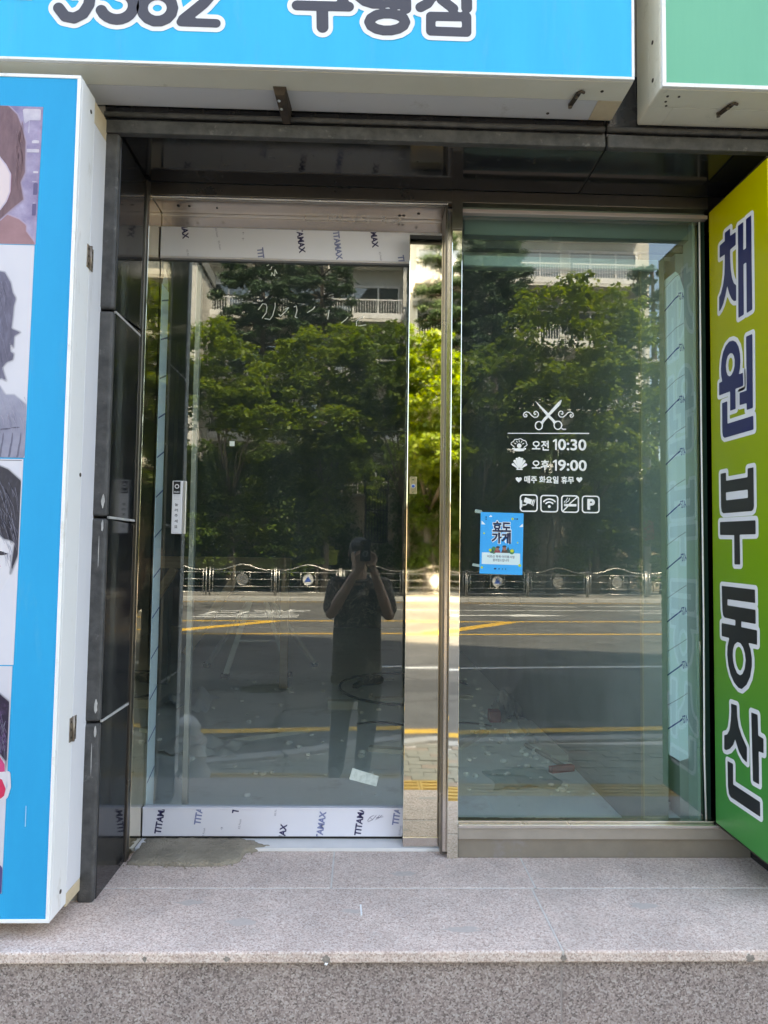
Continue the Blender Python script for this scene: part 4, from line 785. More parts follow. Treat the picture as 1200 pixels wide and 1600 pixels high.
for i, (a, b, z1, z0) in enumerate(ic):
    fr_ = outline('icon_frame', lambda P: np.abs(rr(P, a + .0024, b - .0024, z0 + .0024, z1 - .0024, .010)) - .0024, (a - .002, b + .002, z0 - .002, z1 + .002), .0012, WP, DEC, dec)
    cx, cz = (a + b) / 2, (z0 + z1) / 2; Y2 = XZ(.0292)
    if i == 0:
        t = R(-17); rot = lambda x, z: (cx + x * math.cos(t) - z * math.sin(t), cz + x * math.sin(t) + z * math.cos(t))
        polys_print('camera_icon', [[rot(*p) for p in ((-.019, -.002), (.008, -.002), (.008, .016), (-.019, .016))], [rot(*p) for p in ((.010, -.003), (.0145, -.003), (.0145, .017), (.010, .017))], [rot(*p) for p in ((.0165, -.006), (.019, -.006), (.019, .020), (.0165, .020))], [(a + .005, cz - .016), (a + .0085, cz - .016), (a + .0085, cz + .010), (a + .005, cz + .010)]], Y2, DEC, fr_)
        strokes_print('camera_icon', [[(a + .008, cz - .007), (cx - .012, cz - .007), (cx - .006, cz - .001)]], .0036, XZ(.0291), DEC, fr_, .001)
    if i == 1:
        st_ = [[(cx + r_ * math.cos(R(q)), cz - .011 + r_ * math.sin(R(q))) for q in range(42, 139, 8)] for r_ in (.0165, .0275)]
        strokes_print('wifi_icon', st_, .0052, Y2, DEC, fr_, .001)
        outline('wifi_icon', lambda P: np.hypot(P[:, 0] - cx, P[:, 1] - cz + .0105) - .0052, (cx - .008, cx + .008, cz - .018, cz - .003), .001, Y2, DEC, fr_)
    if i == 2:
        polys_print('smoking_icon', [[(a + .011, cz - .0085), (a + .0165, cz - .0085), (a + .0165, cz), (a + .011, cz)], [(a + .0175, cz - .0085), (b - .0095, cz - .0085), (b - .0095, cz), (a + .0175, cz)]], Y2, DEC, fr_)
        strokes_print('smoking_icon', [[(a + .006, z0 + .006), (cx - .010, cz - .010)], [(cx - .001, cz + .0015), (b - .006, z1 - .006)]], .0042, XZ(.0291), DEC, fr_, .001)
        strokes_print('smoke_icon', [[(a + .0115, cz + .004), (a + .012, cz + .009), (a + .018, cz + .011), (a + .021, cz + .017), (a + .023, cz + .022)], [(a + .0175, cz + .004), (a + .020, cz + .0075), (a + .027, cz + .010), (a + .0295, cz + .016), (a + .030, cz + .021)]], .0024, Y2, DEC, fr_, .0009)
    if i == 3: text_at('parking_icon', 'P', (cx - .0125, cx + .015, cz - .0195, cz + .020), Y2, DEC, fr_)
# blue poster taped behind its own clear sleeve
po = thing('poster', 'small sky blue paper poster with dark title taped on window glass', 'poster', (.495, .0285, .976))
build('sheet', MB().add([(.4196, .0282, 1.198), (.5742, .0282, 1.1957), (.5702, .0282, .9748), (.4163, .0282, .9785), (.4196, .0292, 1.198), (.5742, .0292, 1.1957), (.5702, .0292, .9748), (.4163, .0292, .9785)], [(0, 3, 2, 1), (4, 5, 6, 7), (0, 1, 5, 4), (1, 2, 6, 5), (2, 3, 7, 6), (3, 0, 4, 7)]), P('poster_blue', (.008, .40, .86), .35, col2=(.01, .36, .80), scale=8), po)
PO = lambda k: (lambda u, v: (.4165 + u * .1545 + .0035 * v, .0280 - .0002 * k, .9785 + .2195 * v - .003 * u))
PT = P('poster_navy', (.012, .022, .075), .4); PW = P('poster_pale', (.62, .78, .80), .4); PWW = P('poster_white', (.80, .86, .88), .4)
for key, box in (('효도', (.28, .71, .685, .855)), ('가게', (.26, .71, .495, .675))):
    text_at('title_border', key + 'o', (box[0] - .012, box[1] + .012, box[2] - .008, box[3] + .008), PO(0.5), PWW, po); text_at('title_text', key, box, PO(1), PT, po)
polys_print('caption_box', [[(.045, .155), (.935, .155), (.935, .345), (.045, .345)]], PO(.5), PW, po)
text_at('caption_text', '어르신 목욕·이미용사업', (.17, .80, .262, .305), PO(1), PT, po); text_at('caption_text', '참여업소입니다', (.30, .68, .205, .250), PO(1), PT, po)
GR = P('poster_green', (.04, .22, .10), .4); GR2 = P('poster_dark_green', (.02, .10, .09), .4); YG = P('poster_yellow_green', (.50, .62, .06), .4)
ell_ = lambda cx, cz, rx, rz, n=14: [(cx + rx * math.cos(2 * math.pi * i / n), cz + rz * math.sin(2 * math.pi * i / n)) for i in range(n)]
polys_print('bush_print', [ell_(.32, .385, .06, .06), ell_(.74, .37, .06, .045)], PO(.6), GR, po); polys_print('bush_print', [[(.59, .346), (.71, .346), (.65, .455)], ell_(.27, .37, .05, .035)], PO(.7), GR2, po)
polys_print('cartoon_coat', [[(.32, .346), (.48, .346), (.46, .39), (.35, .39)]], PO(.9), P('poster_maroon', (.28, .05, .07), .4), po)
polys_print('cartoon_coat', [[(.49, .346), (.65, .346), (.62, .40), (.52, .40)]], PO(.9), P('poster_brown', (.09, .06, .05), .4), po)
polys_print('cartoon_head', [ell_(.40, .41, .042, .034), ell_(.565, .42, .045, .038)], PO(1.0), P('poster_tan', (.33, .16, .11), .4), po)
polys_print('cartoon_hair', [ell_(.415, .437, .045, .018), ell_(.565, .452, .05, .018)], PO(1.1), P('poster_dark_hair', (.05, .05, .06), .4), po)
polys_print('cloud_print', [[(.02, .80), (.11, .80), (.04, .85), (.02, .86)], [(.90, .775), (.985, .775), (.985, .83), (.96, .82)], [(.19, .925), (.27, .925), (.235, .955)], [(.36, .86), (.41, .86), (.385, .88)]], PO(.5), PWW, po)
polys_print('dot_print', [ell_(.085, .655, .022, .016), ell_(.87, .52, .016, .012), ell_(.235, .385, .035, .024), ell_(.745, .385, .04, .026), ell_(.05, .10, .028, .02), ell_(.93, .15, .035, .024), ell_(.74, .905, .028, .02)], PO(.8), YG, po)
polys_print('logo_print', [ell_(.36, .085, .03, .013), ell_(.45, .085, .018, .010), ell_(.53, .085, .012, .009), ell_(.60, .085, .012, .009), ell_(.125, .92, .016, .012), ell_(.125, .885, .018, .008), ell_(.80, .905, .012, .01), ell_(.85, .905, .02, .012)], PO(.9), PT, po)
TAPE = P('clear_tape', (.30, .40, .37), .25)
for q in ((.398, .428, 1.196, 1.204), (.390, .420, 1.005, 1.011)):
    b_ = MB().add([(q[0], .0289, q[2]), (q[1], .0289, q[2] - .004), (q[1] - .004, .0289, q[3]), (q[0] + .002, .0289, q[3] + .004)], [(0, 1, 2, 3)]); build('tape', b_, TAPE, po)
# small things stuck on the door
ts = thing('touch_switch', 'slim white PUSH touch switch stuck on the door glass', 'door switch', (-.68, .14, 1.105))
bx('plate', -.706, -.669, .133, .1455, 1.1065, 1.3025, LETW, ts, .002); bx('side_rail', -.6685, -.6555, .136, .1455, 1.1065, 1.3025, P('silver_rail', (.62, .62, .62), .3, .7), ts, .002)
bx('black_pad', -.7015, -.676, .1322, .1332, 1.253, 1.300, INK, ts, .0003)
outline('ring_print', lambda P: np.abs(np.hypot(P[:, 0] + .6888, P[:, 1] - 1.2815) - .0068) - .0016, (-.70, -.678, 1.27, 1.293), .001, XZ(.1320), LETW, ts)
text_at('push_text', 'PUSH', (-.6985, -.6790, 1.2575, 1.2638), XZ(.1320), LETW, ts)
for i, ch in enumerate('눌러주세요'): text_at('push_text', ch, (-.6945, -.6830, 1.2085 - i * .0202, 1.2195 - i * .0202), XZ(.1328), INK, ts)
for z in (1.247, 1.242, 1.234, 1.110): polys_print('hairline', [[(-.699, z), (-.678, z), (-.678, z + .0008), (-.699, z + .0008)]], XZ(.1328), P('print_grey', (.4, .4, .4), .5), ts)
b_ = MB().add([(-.502, .1445, 1.4545), (-.484, .1445, 1.4545), (-.484, .1445, 1.4365), (-.502, .1445, 1.4365), (-.502, .1455, 1.4545), (-.484, .1455, 1.4545), (-.484, .1455, 1.4365), (-.502, .1455, 1.4365)], [(0, 3, 2, 1), (4, 5, 6, 7), (0, 1, 5, 4), (1, 2, 6, 5), (2, 3, 7, 6), (3, 0, 4, 7)])
solo('square_tag', b_, P('pale_green_tag', (.66, .72, .66), .5), 'tiny pale square tag stuck high on the sliding door glass', 'tag')
PTS = [(-.026, .261), (.071, .232), (.062, .195), (-.037, .220)]
b_ = MB().prism(PTS, .1440, .1455, lambda a, b, y: (a, y, b)); o = solo('paper_label', b_, P('speckled_label', (.58, .66, .62), .5, col2=(.42, .50, .46), scale=60, lo=.45, hi=.62), 'tilted pale rectangular label stuck low on the sliding door glass', 'label')
mo = [(-.772, -.055), (-.60, -.066), (-.47, -.064), (-.415, -.05), (-.40, -.03), (-.39, .035), (-.345, .052), (-.30, .075), (-.36, .115), (-.42, .14), (-.60, .15), (-.70, .148), (-.772, .145)]
ring = []
for p, q in zip(mo, mo[1:] + mo[:1]):
    m_ = max(2, int(math.hypot(q[0] - p[0], q[1] - p[1]) / .012))
    for e in range(m_): ring.append((p[0] + (q[0] - p[0]) * e / m_ + random.gauss(0, .0022), p[1] + (q[1] - p[1]) * e / m_ + random.gauss(0, .0018)))
b_ = MB(); n0 = len(ring); cen = (-.58, .05)
for lv, (f_, z_) in enumerate(((1.0, .0008), (.985, .008), (.93, .0135), (.7, .016), (.35, .0165))):
    for x, y in ring: b_.v.append((cen[0] + (x - cen[0]) * f_, cen[1] + (y - cen[1]) * f_, z_ + (random.gauss(0, .0011) if lv else 0)))
for lv in range(4):
    for i in range(n0): b_.f.append((lv * n0 + i, lv * n0 + (i + 1) % n0, (lv + 1) * n0 + (i + 1) % n0, (lv + 1) * n0 + i))
b_.f.append(tuple(4 * n0 + i for i in range(n0)))
mp_ = thing('mortar_patch', 'damp brown grey mortar patch smeared over the door threshold corner', 'mortar', (-.58, .04, 0))
build('mortar', b_, MORTAR, mp_, smooth=True)
b_ = MB()
for k in range(46):
    t_ = random.random() * len(ring); x, y = ring[int(t_) % n0]; r_ = random.uniform(.0015, .0045); b_.ball((x + random.gauss(0, .012), min(y - abs(random.gauss(0, .010)), .04), r_ * .6), r_, r_, r_ * .7, 6, 4)
o = build('crumbs', b_, MORTAR, mp_); o['kind'] = 'stuff'
b_ = MB().bar((.012, -.385, .002), (.009, -.325, .002), .005, .003); solo('paint_drip', b_, EDGE, 'short white paint streak on the middle of granite step', 'paint streak')
b_ = MB().add([(-.085, -.571, -.032), (-.078, -.573, -.033), (-.075, -.572, -.027), (-.083, -.572, -.026), (-.08, -.577, -.029)], [(0, 1, 4), (1, 2, 4), (2, 3, 4), (3, 0, 4)]); solo('paper_scrap', b_, EDGE, 'tiny white scrap caught under the granite step nosing', 'paper scrap')
# ------------------------------------------------------------------ clutter inside the shop
ld = thing('step_stand', 'low aluminium work stand on splayed legs standing inside behind the door', 'work stand', (-.87, 3.55, .002))
TP = [(-.93, 3.46, .62), (-.80, 3.46, .62), (-.95, 3.62, .62), (-.78, 3.62, .62)]
for nm, a, b in (('front_leg', (-1.105, 3.38, .02), TP[0]), ('front_leg', (-.60, 3.46, .02), TP[1]), ('rear_leg', (-1.37, 3.92, .02), TP[2]), ('rear_leg', (-.42, 4.0, .02), TP[3])):
    build(nm, MB().bar(a, b, .042, .028), ALUL, ld); bx('rubber_foot', a[0] - .03, a[0] + .03, a[1] - .03, a[1] + .03, .002, .04, RUBBER, ld)
build('stretcher', MB().bar((-1.02, 3.42, .30), (-.70, 3.46, .30), .03, .015), ALUL, ld)
bx('top_step', -1.0, -.73, 3.42, 3.66, .62, .65, ALUL, ld)
tr = thing('work_trestle', 'raw timber trestle with slanting braces inside the shop at left', 'trestle', (-1.2, 3.0, .002))
bx('top_rail', -2.2, -.55, 2.95, 3.03, .90, .99, WOODP, tr)
for x in (-2.1, -1.55, -1.05): build('brace', MB().bar((x - .28, 2.98, .25), (x + .12, 2.98, .9), .05, .06), WOODP, tr)
for x in (-2.15, -.62): bx('leg', x, x + .06, 2.96, 3.02, .002, .90, WOODP, tr)
solo('timber_board', MB().bar((1.00, 1.86, .02), (1.01, 1.12, .02), .085, .03), BOARD, 'pale timber offcut lying on floor along the right inner wall', 'board')
hm = thing('hammer', 'red headed hammer with thin handle on floor behind the window', 'hammer', (.98, .95, .002))
build('handle', MB().tube([(.90, 1.40, .012), (1.005, .99, .014)], .011, 8), P('handle_grey', (.30, .28, .26), .6), hm); build('head', MB().bar((.915, .945, .016), (1.035, .985, .016), .032, .028), P('dull_red', (.30, .05, .05), .6), hm)
solo('red_block', MB().box(.80, .87, 1.93, 2.02, .002, .07), P('dark_red_block', (.28, .03, .03), .6), 'small dark red block on shop floor behind window', 'block', bevel=.005)
def crumple(name, x0, x1, y0, y1, h, mat, label, cat, nx=14, ny=10, z0=.003, seed=1):
    rg = random.Random(seed); b_ = MB(); ph_ = [rg.uniform(0, 6) for _ in range(6)]
    for j in range(ny + 1):
        for i in range(nx + 1):
            u, v = i / nx, j / ny
            zz = z0 + h * abs(math.sin(u * 7 + ph_[0]) * math.sin(v * 5 + ph_[1]) * .6 + math.sin(u * 13 + v * 9 + ph_[2]) * .4) * (1 - (2 * u - 1) ** 4) + rg.uniform(0, h * .15)
            b_.v.append((x0 + (x1 - x0) * (u + .05 * math.sin(v * 6 + ph_[3])), y0 + (y1 - y0) * (v + .06 * math.sin(u * 5 + ph_[4])), zz))
    b_.f = [(j * (nx + 1) + i, j * (nx + 1) + i + 1, (j + 1) * (nx + 1) + i + 1, (j + 1) * (nx + 1) + i) for j in range(ny) for i in range(nx)]
    return solo(name, b_, mat, label, cat, smooth=True)
crumple('work_cloth', .88, 1.04, 1.92, 2.35, .14, P('grey_rag', (.20, .20, .19), .9), 'crumpled grey work cloth heaped on shop floor near right wall', 'cloth', seed=3)
crumple('paper_sheet', .60, .92, .70, .98, .018, P('pale_paper', (.30, .40, .38), .8), 'flattened pale paper sheet on floor right behind the window', 'paper', seed=5)
crumple('paper_scraps', .93, 1.0, 1.42, 1.56, .05, P('torn_paper', (.48, .46, .40), .8), 'torn beige paper scrap beside the hammer inside the shop', 'paper', 6, 6, seed=8)
crumple('plastic_wrap', -1.35, -1.0, 2.15, 2.65, .09, P('pale_wrap', (.55, .58, .60), .4), 'crumpled clear plastic wrap on floor behind left door stile', 'plastic wrap', seed=12)
LT = P('pale_debris', (.75, .73, .68), .8)
for i, (x, y, L, a, w_, lb) in enumerate(((-.55, 1.55, .55, .5, .06, 'pale batten lying aslant behind the left half of the door'), (.25, 1.25, .42, -.3, .05, 'short pale batten lying behind the door near its right edge'), (.45, 2.6, .7, .15, .07, 'long pale batten lying deep behind the steel column'), (.62, 1.5, .38, 1.0, .05, 'short pale batten behind the blue poster'))):
    solo('timber_batten', MB().bar((x - L / 2 * math.cos(a), y - L / 2 * math.sin(a), .014), (x + L / 2 * math.cos(a), y + L / 2 * math.sin(a), .014), w_, .022), BOARD, lb, 'batten')
crumple('rubble_bag', -1.05, -.62, 1.15, 1.5, .06, LT, 'pale crumpled rubble bag on floor low behind the door left side', 'bag', seed=21)
rb_ = MB(); rg_ = random.Random(5)
for k in range(170):
    x, y = (rg_.uniform(-1.3, .9), rg_.uniform(.5, 3.4)) if k < 110 else (rg_.gauss(.85, .12), rg_.uniform(.6, 2.2)); r_ = rg_.uniform(.006, .022)
    rb_.ball((x, y, .002 + r_ * .4), r_, r_ * rg_.uniform(.6, 1.4), r_ * .6, 6, 4)
solo('rubble', rb_, LT, 'pale plaster crumbs strewn over the bare shop floor', 'rubble', kind='stuff')
cb_ = [(.30 + .55 * math.cos(t) * (1 - .05 * t), 3.0 + .62 * math.sin(t), .012) for t in np.linspace(.2, 7.4, 46)]
solo('extension_cable', MB().tube(cb_, .009, 6), RUBBER, 'black cable coiled loosely on shop floor behind the door', 'cable', smooth=True)
solo('loose_cable', MB().tube([(-.02 + .09 * i, 1.85 + .06 * math.sin(i * 1.1), .009) for i in range(10)], .006, 6), RUBBER, 'thin black cable lying straight on floor behind the window', 'cable', smooth=True)
dt = thing('drill', 'black power drill left on shop floor inside its cable loop', 'drill', (.05, 3.05, .002))
build('body', MB().tube([(-.02, 3.02, .05), (.04, 3.04, .055), (.14, 3.08, .055), (.17, 3.09, .05)], [.028, .04, .038, .02], 12), RUBBER, dt, smooth=True); build('grip', MB().bar((.02, 3.03, .045), (-.05, 2.93, .03), .04, .035), RUBBER, dt, .006); build('bit', MB().cyl((.17, 3.09, .05), (.26, 3.12, .048), .007, 8), ALU, dt)
bc = thing('wooden_block', 'short cream timber block lying near the cable on shop floor', 'block', (-.12, 2.3, .002))
bx('block', -.22, -.02, 2.27, 2.34, .002, .055, BOARD, bc, .004)
# ================================================================== THE STREET BEHIND THE CAMERA (seen in glass and steel)
ZP, ZR, SL = -.68, -.83, -.1
yl = lambda y0, x: y0 + SL * x
solo('ground', MB().box(-300, 300, -400, 300, -1.6, -.88), SOIL, kind='structure')
st('road', MB().add([(-120, yl(-2.2, -120), ZR), (120, -2.2, ZR), (120, yl(-24.2, 120), ZR), (-120, yl(-24.2, -120), ZR)] if False else [(-120, 3.0, ZR), (120, 3.0, ZR), (120, yl(-24.2, 120), ZR), (-120, yl(-24.2, -120), ZR), (-120, 3.0, ZR - .04), (120, 3.0, ZR - .04), (120, yl(-24.2, 120), ZR - .04), (-120, yl(-24.2, -120), ZR - .04)], [(0, 1, 2, 3), (4, 7, 6, 5), (0, 4, 5, 1), (1, 5, 6, 2), (2, 6, 7, 3), (3, 7, 4, 0)]), ASPH)
mk_ = thing('road_marking', None, None, (0, -12, ZR), kind='structure')
def strip(name, pts, wd, mat, dz=.004):
    b_ = MB()
    for (x0, y0), (x1, y1) in zip(pts[:-1], pts[1:]):
        d = Vector((x1 - x0, y1 - y0)).normalized(); nx, ny = -d.y * wd / 2, d.x * wd / 2
        b_.add([(x0 + nx, y0 + ny, ZR + dz), (x0 - nx, y0 - ny, ZR + dz), (x1 - nx, y1 - ny, ZR + dz), (x1 + nx, y1 + ny, ZR + dz)], [(0, 1, 2, 3)])
    return build(name, b_, mat, mk_)
full = lambda y0, wd, mat, a=-60, b=60: strip('lane_line', [(x, yl(y0, x)) for x in range(a, b + 1, 10)], wd, mat)
full(-4.84, .17, RYEL); full(-8.85, .15, RWHITE, -0, 60); full(-13.45, .17, RYEL); full(-16.35, .17, RYEL); full(-20.0, .15, RWHITE, 0, 60); full(-23.2, .12, RYEL)
for k in range(-9, 10):
    x = k * 6.3 - 2.6
    strip('hatch_bar', [(x - 2.2, yl(-13.53, x - 2.2)), (x + .3, yl(-16.27, x + .3))], .42, RYEL, .0035)
for a, b, wd in (((-4.9, -15.9), (-1.79, -16.15), .0),): pass
for s in ([(-4.66, -17.0), (-1.79, -17.25)], [(-4.6, -17.55), (-1.8, -17.8)]): strip('letter_bar', s, .22, RWHITE)
for s in ([(-4.5, -17.95), (-4.40, -18.8)], [(-4.35, -18.35), (-3.7, -18.4)], [(-4.3, -18.95), (-3.6, -19.0)], [(-3.56, -18.0), (-3.44, -18.8)], [(-3.3, -18.35), (-2.0, -18.45)], [(-3.2, -18.85), (-1.75, -18.95)], [(-2.78, -18.0), (-2.72, -18.8)], [(-3.3, -19.25), (-2.43, -19.3)], [(-2.23, -19.1), (-2.16, -19.7)], [(-2.05, -19.4), (-1.6, -19.42)]):
    strip('letter_bar', s, .16, RWHITE)
arw = MB().add([(2.6, -18.35, ZR + .0045), (4.3, -18.6, ZR + .0045), (4.5, -18.3, ZR + .0045), (6.2, -18.75, ZR + .0045), (4.8, -19.15, ZR + .0045), (4.45, -18.85, ZR + .0045), (2.6, -18.6, ZR + .0045)], [(0, 1, 6), (1, 5, 6), (1, 2, 3, 4, 5)])
build('turn_arrow', arw, RWHITE, mk_)
for s in ([(8.9, -20.0), (11.5, -20.2)], [(8.0, -22.6), (11.5, -22.9)], [(4.2, -23.0), (7.5, -22.2)]): strip('lane_line', s, .14, RWHITE)
PATCH = P('fresh_asphalt', (.055, .055, .056), .85, col2=(.075, .075, .074), scale=3, bump=.6, bscale=60)
for (x0, y0, x1, y1, wd) in ((-9, -6.6, 1.6, -7.5, .9), (2.2, -5.6, 3.1, -8.4, 1.2), (4.5, -10.2, 16, -11.4, .7), (-6, -11.2, -2.2, -11.6, .8)): strip('road_patch', [(x0, y0), (x1, y1)], wd, PATCH, .0022)
build('manhole_cover', MB().cyl((-1.3, -7.0, ZR + .001), (-1.3, -7.0, ZR + .0055), .33, 24), GATE, mk_)
# near kerb and pavement with an inset for the parking bay at left
kl = [(-14, -1.9), (-6, -2.35), (-1.39, -3.22), (-.68, -3.47), (-.02, -3.84), (.6, -4.12), (14, -5.4)]
def kerb_y(x):
    for (x0, y0), (x1, y1) in zip(kl[:-1], kl[1:]):
        if x0 <= x <= x1: return y0 + (y1 - y0) * (x - x0) / (x1 - x0)
    return kl[0][1] if x < kl[0][0] else kl[-1][1]
pv = thing('pavement', None, None, (0, -2, ZR), kind='structure')
b_ = MB(); inner = [(x, y + .15) for x, y in kl]
b_.prism([(-14, -.50)] + inner + [(14, -.50)], ZR - .03, ZP - .028, lambda a, b, z: (a, b, z)); build('pavement_bed', b_, GROUT, pv)
kb_ = thing('kerb', None, None, (0, -4, ZR), kind='structure')
for (x0, y0), (x1, y1) in zip(kl[:-1], kl[1:]):
    L = math.hypot(x1 - x0, y1 - y0); n = max(1, round(L / 1.0)); d = Vector((x1 - x0, y1 - y0)).normalized(); nn = Vector((-d.y, d.x)) * .15
    if n > 9: n = 9 if x0 < 0 else 13
    for i in range(n):
        a = Vector((x0, y0)).lerp(Vector((x1, y1)), i / n) + d * .004; b = Vector((x0, y0)).lerp(Vector((x1, y1)), (i + 1) / n) - d * .004
        build('kerb_stone', MB().prism([tuple(a), tuple(b), tuple(b + nn), tuple(a + nn)], ZR - .02, ZP + .004, lambda p, q, z: (p, q, z)), KERB, kb_, .012)
pm_ = mesh_of(MB().box(-.098, .098, -.048, .048, -.03, 0), name='paver'); pm_.materials.append(PAVE)
pm2 = pm_.copy(); pm2.materials.clear(); pm2.materials.append(PAVE2)
tile_b = MB().box(-.148, .148, -.148, .148, -.03, -.004)
for k in range(4): tile_b.box(-.13, .13, -.118 + k * .072, -.088 + k * .072, -.0035, .004)
tm = mesh_of(tile_b, name='tactile_tile'); tm.materials.append(TACT)
def bev(o, w_): m = o.modifiers.new('bevel', 'BEVEL'); m.width = w_; m.segments = 1; m.limit_method = 'ANGLE'; return o
for k in range(26):
    mk('tactile_tile', tm, None, pv).location = (-3.6 + k * .3, -2.71, ZP); 
nP = 0
for r_ in range(11):
    y = -2.91 - r_ * .1
    for c_ in range(26):
        x = -1.9 + c_ * .2 + (.1 if r_ % 2 else 0)
        if y < kerb_y(x) + .22 or nP >= 230: continue
        o = mk('paver', pm2 if random.random() < .12 else pm_, None, pv); o.location = (x, y, ZP + random.uniform(-.006, .002)); o.rotation_euler = (random.uniform(-.012, .012), random.uniform(-.012, .012), random.uniform(-.03, .03)); nP += 1
rest = MB()
for y0, y1, x0, x1 in ((-2.55, -.56, -13, 13), (-4.6, -2.87, 3.3, 13), (-2.85, -2.57, 4.25, 13), (-2.85, -2.57, -8, -3.8)):
    yy = y1 - .05
    while yy > y0 + .05:
        xx = x0 + .1
        while xx < x1:
            if yy > kerb_y(xx) + .22: rest.box(xx - .097, xx + .097, yy - .047, yy + .047, ZP - .03, ZP - random.uniform(0, .004))
            xx += .2
        yy -= .1
o = build('paver_field', rest, PAVE, pv); o['kind'] = 'stuff'
# far side: kerb, pavement, guard rails
fk = thing('far_kerb', None, None, (0, -24, ZR), kind='structure')
for k in range(-22, 26): build('kerb_stone', MB().prism([(k + .005, yl(-23.75, k)), (k + .995, yl(-23.75, k + 1)), (k + .995, yl(-23.95, k + 1)), (k + .005, yl(-23.95, k))], ZR - .02, ZR + .14, lambda p, q, z: (p, q, z)), KERB, fk, .015)
st('far_pavement', MB().prism([(-80, yl(-23.96, -80)), (80, yl(-23.96, 80)), (80, yl(-29.4, 80)), (-80, yl(-29.4, -80))], ZR - .04, ZR + .13, lambda p, q, z: (p, q, z)), P('far_pavement_concrete', (.26, .25, .23), .9, col2=(.20, .19, .175), scale=1.5))
def rail_proto():
    t = thing('guard_rail', 'x', 'guard rail', (0, 0, 0), 'steel guard rail panels along the far pavement')
    W = 1.16
    for s in (-1, 1):
        build('post', MB().cyl((s * (W + .05), 0, 0), (s * (W + .05), 0, 1.02), .028, 10), RAIL, t, smooth=True)
        build('post_cap', MB().ball((s * (W + .05), 0, 1.03), .032, nu=10, nv=6), RAIL, t, smooth=True)
        build('side_bar', MB().cyl((s * (W - .06), 0, .10), (s * (W - .06), 0, 1.0), .018, 8), RAIL, t, smooth=True)
    wave = [(-W - .05, 0, .98), (-W * .75, 0, .955), (-W * .5, 0, 1.01), (-W * .25, 0, 1.12), (0, 0, 1.17), (W * .25, 0, 1.12), (W * .5, 0, 1.01), (W * .75, 0, .955), (W + .05, 0, .98)]
    build('wave_rail', MB().tube(wave, .022, 8), RAIL, t, smooth=True)
    build('rail', MB().cyl((-W - .05, 0, .87), (W + .05, 0, .87), .016, 8), RAIL, t, smooth=True); build('rail', MB().cyl((-W + .04, 0, .33), (W - .04, 0, .33), .016, 8), RAIL, t, smooth=True); build('rail', MB().cyl((-W - .05, 0, .12), (W + .05, 0, .12), .018, 8), RAIL, t, smooth=True)
    for a, b in ((-W + .04, -.21), (.21, W - .04)): build('rail', MB().cyl((a, 0, .60), (b, 0, .60), .014, 8), RAIL, t, smooth=True)
    for s in (-1, 1): build('stay', MB().cyl((s * .28, 0, .33), (s * .28, 0, .87), .013, 8), RAIL, t, smooth=True)
    e = build('emblem', MB().cyl((0, -.02, .60), (0, .02, .60), .215, 28), RAIL, t)
    build('emblem_rim', MB().tube([(.215 * math.cos(2 * math.pi * i / 28), .018, .60 + .215 * math.sin(2 * math.pi * i / 28)) for i in range(28)], .016, 6, True), RAIL, e, smooth=True)
    return t, e
rp, emb = rail_proto()
spots = [(-15.7, 0), (-10.75, 0), (-7.1, 0), (-4.56, 0), (-2.09, 1), (.38, 0), (2.85, 1), (5.32, 1), (7.79, 0), (10.26, 0), (12.73, 1)]
labs = ['steel guard rail panel furthest left across the road', 'steel guard rail panel left of the fence gap', 'steel guard rail panel just left of the open fence end', 'plain disc guard rail panel at the open end above the road lettering', 'blue emblem guard rail panel seen left of the photographer', 'steel guard rail panel right behind the photographer', 'guard rail panel mirrored bright in the steel side panel', 'blue emblem guard rail panel seen below the blue poster', 'plain disc guard rail panel in front of the forked pale trunk', 'plain disc guard rail panel before the bare beige wall blocks', 'guard rail panel by the grey pole at far right']
rails = []
for i, (x, e_) in enumerate(spots):
    p_ = (x, yl(-24.9, x), ZR + .13); a = math.atan(SL)
    if i == 0: r_ = rp; rp.location = p_; rp.rotation_euler = (0, 0, a); rp['label'] = labs[0]
    else: r_ = dup(rp, p_, a, labs[i])
    rails.append(r_)
for r_, (x, e_) in zip(rails, spots):
    if not e_: continue
    for ch in r_.children:
        if ch.name.startswith('emblem'):
            f1 = MB().cyl((0, .0205, .60), (0, .0235, .60), .195, 28); f2 = MB().add([(-.13, .0245, .52), (.13, .0245, .52), (.0, .0245, .74), (-.13, .030, .52), (.13, .030, .52), (.0, .030, .74)], [(0, 1, 2), (3, 5, 4), (0, 3, 4, 1), (1, 4, 5, 2), (2, 5, 3, 0)])
            for nm, mb_, mt_ in (('emblem_face', f1, EMB), ('emblem_mark', f2, EMBB)):
                o = mk(nm, mesh_of(mb_, name=nm), mt_, ch)
# retaining wall of beige stone blocks, ivy, gate
wl = thing('stone_wall', 'tall beige stone block retaining wall behind the guard rails, half ivy covered', 'wall', (0, -29.5, ZR + .13))
WY = -29.4; WZ0, WZ1 = ZR + .12, 3.5
def wall_seg(x0, x1, z0, z1): build('wall_core', MB().prism([(x0, yl(WY - .03, x0)), (x1, yl(WY - .03, x1)), (x1, yl(WY - .5, x1)), (x0, yl(WY - .5, x0))], z0, z1, lambda p, q, z: (p, q, z)), STONE, wl)
GX0, GX1, GZ0, GZ1 = .05, 1.12, 1.38, 4.25
wall_seg(-40, GX0, WZ0, WZ1); wall_seg(GX0, GX1, WZ0, GZ0); wall_seg(GX1, 40, WZ0, WZ1)
blk = [mesh_of(MB().box(-.315, .315, -.05, .05 + .012 * k, -.145, .145), name='stone_block') for k in range(3)]
for b in blk: b.materials.append(STONE)
nb_ = 0
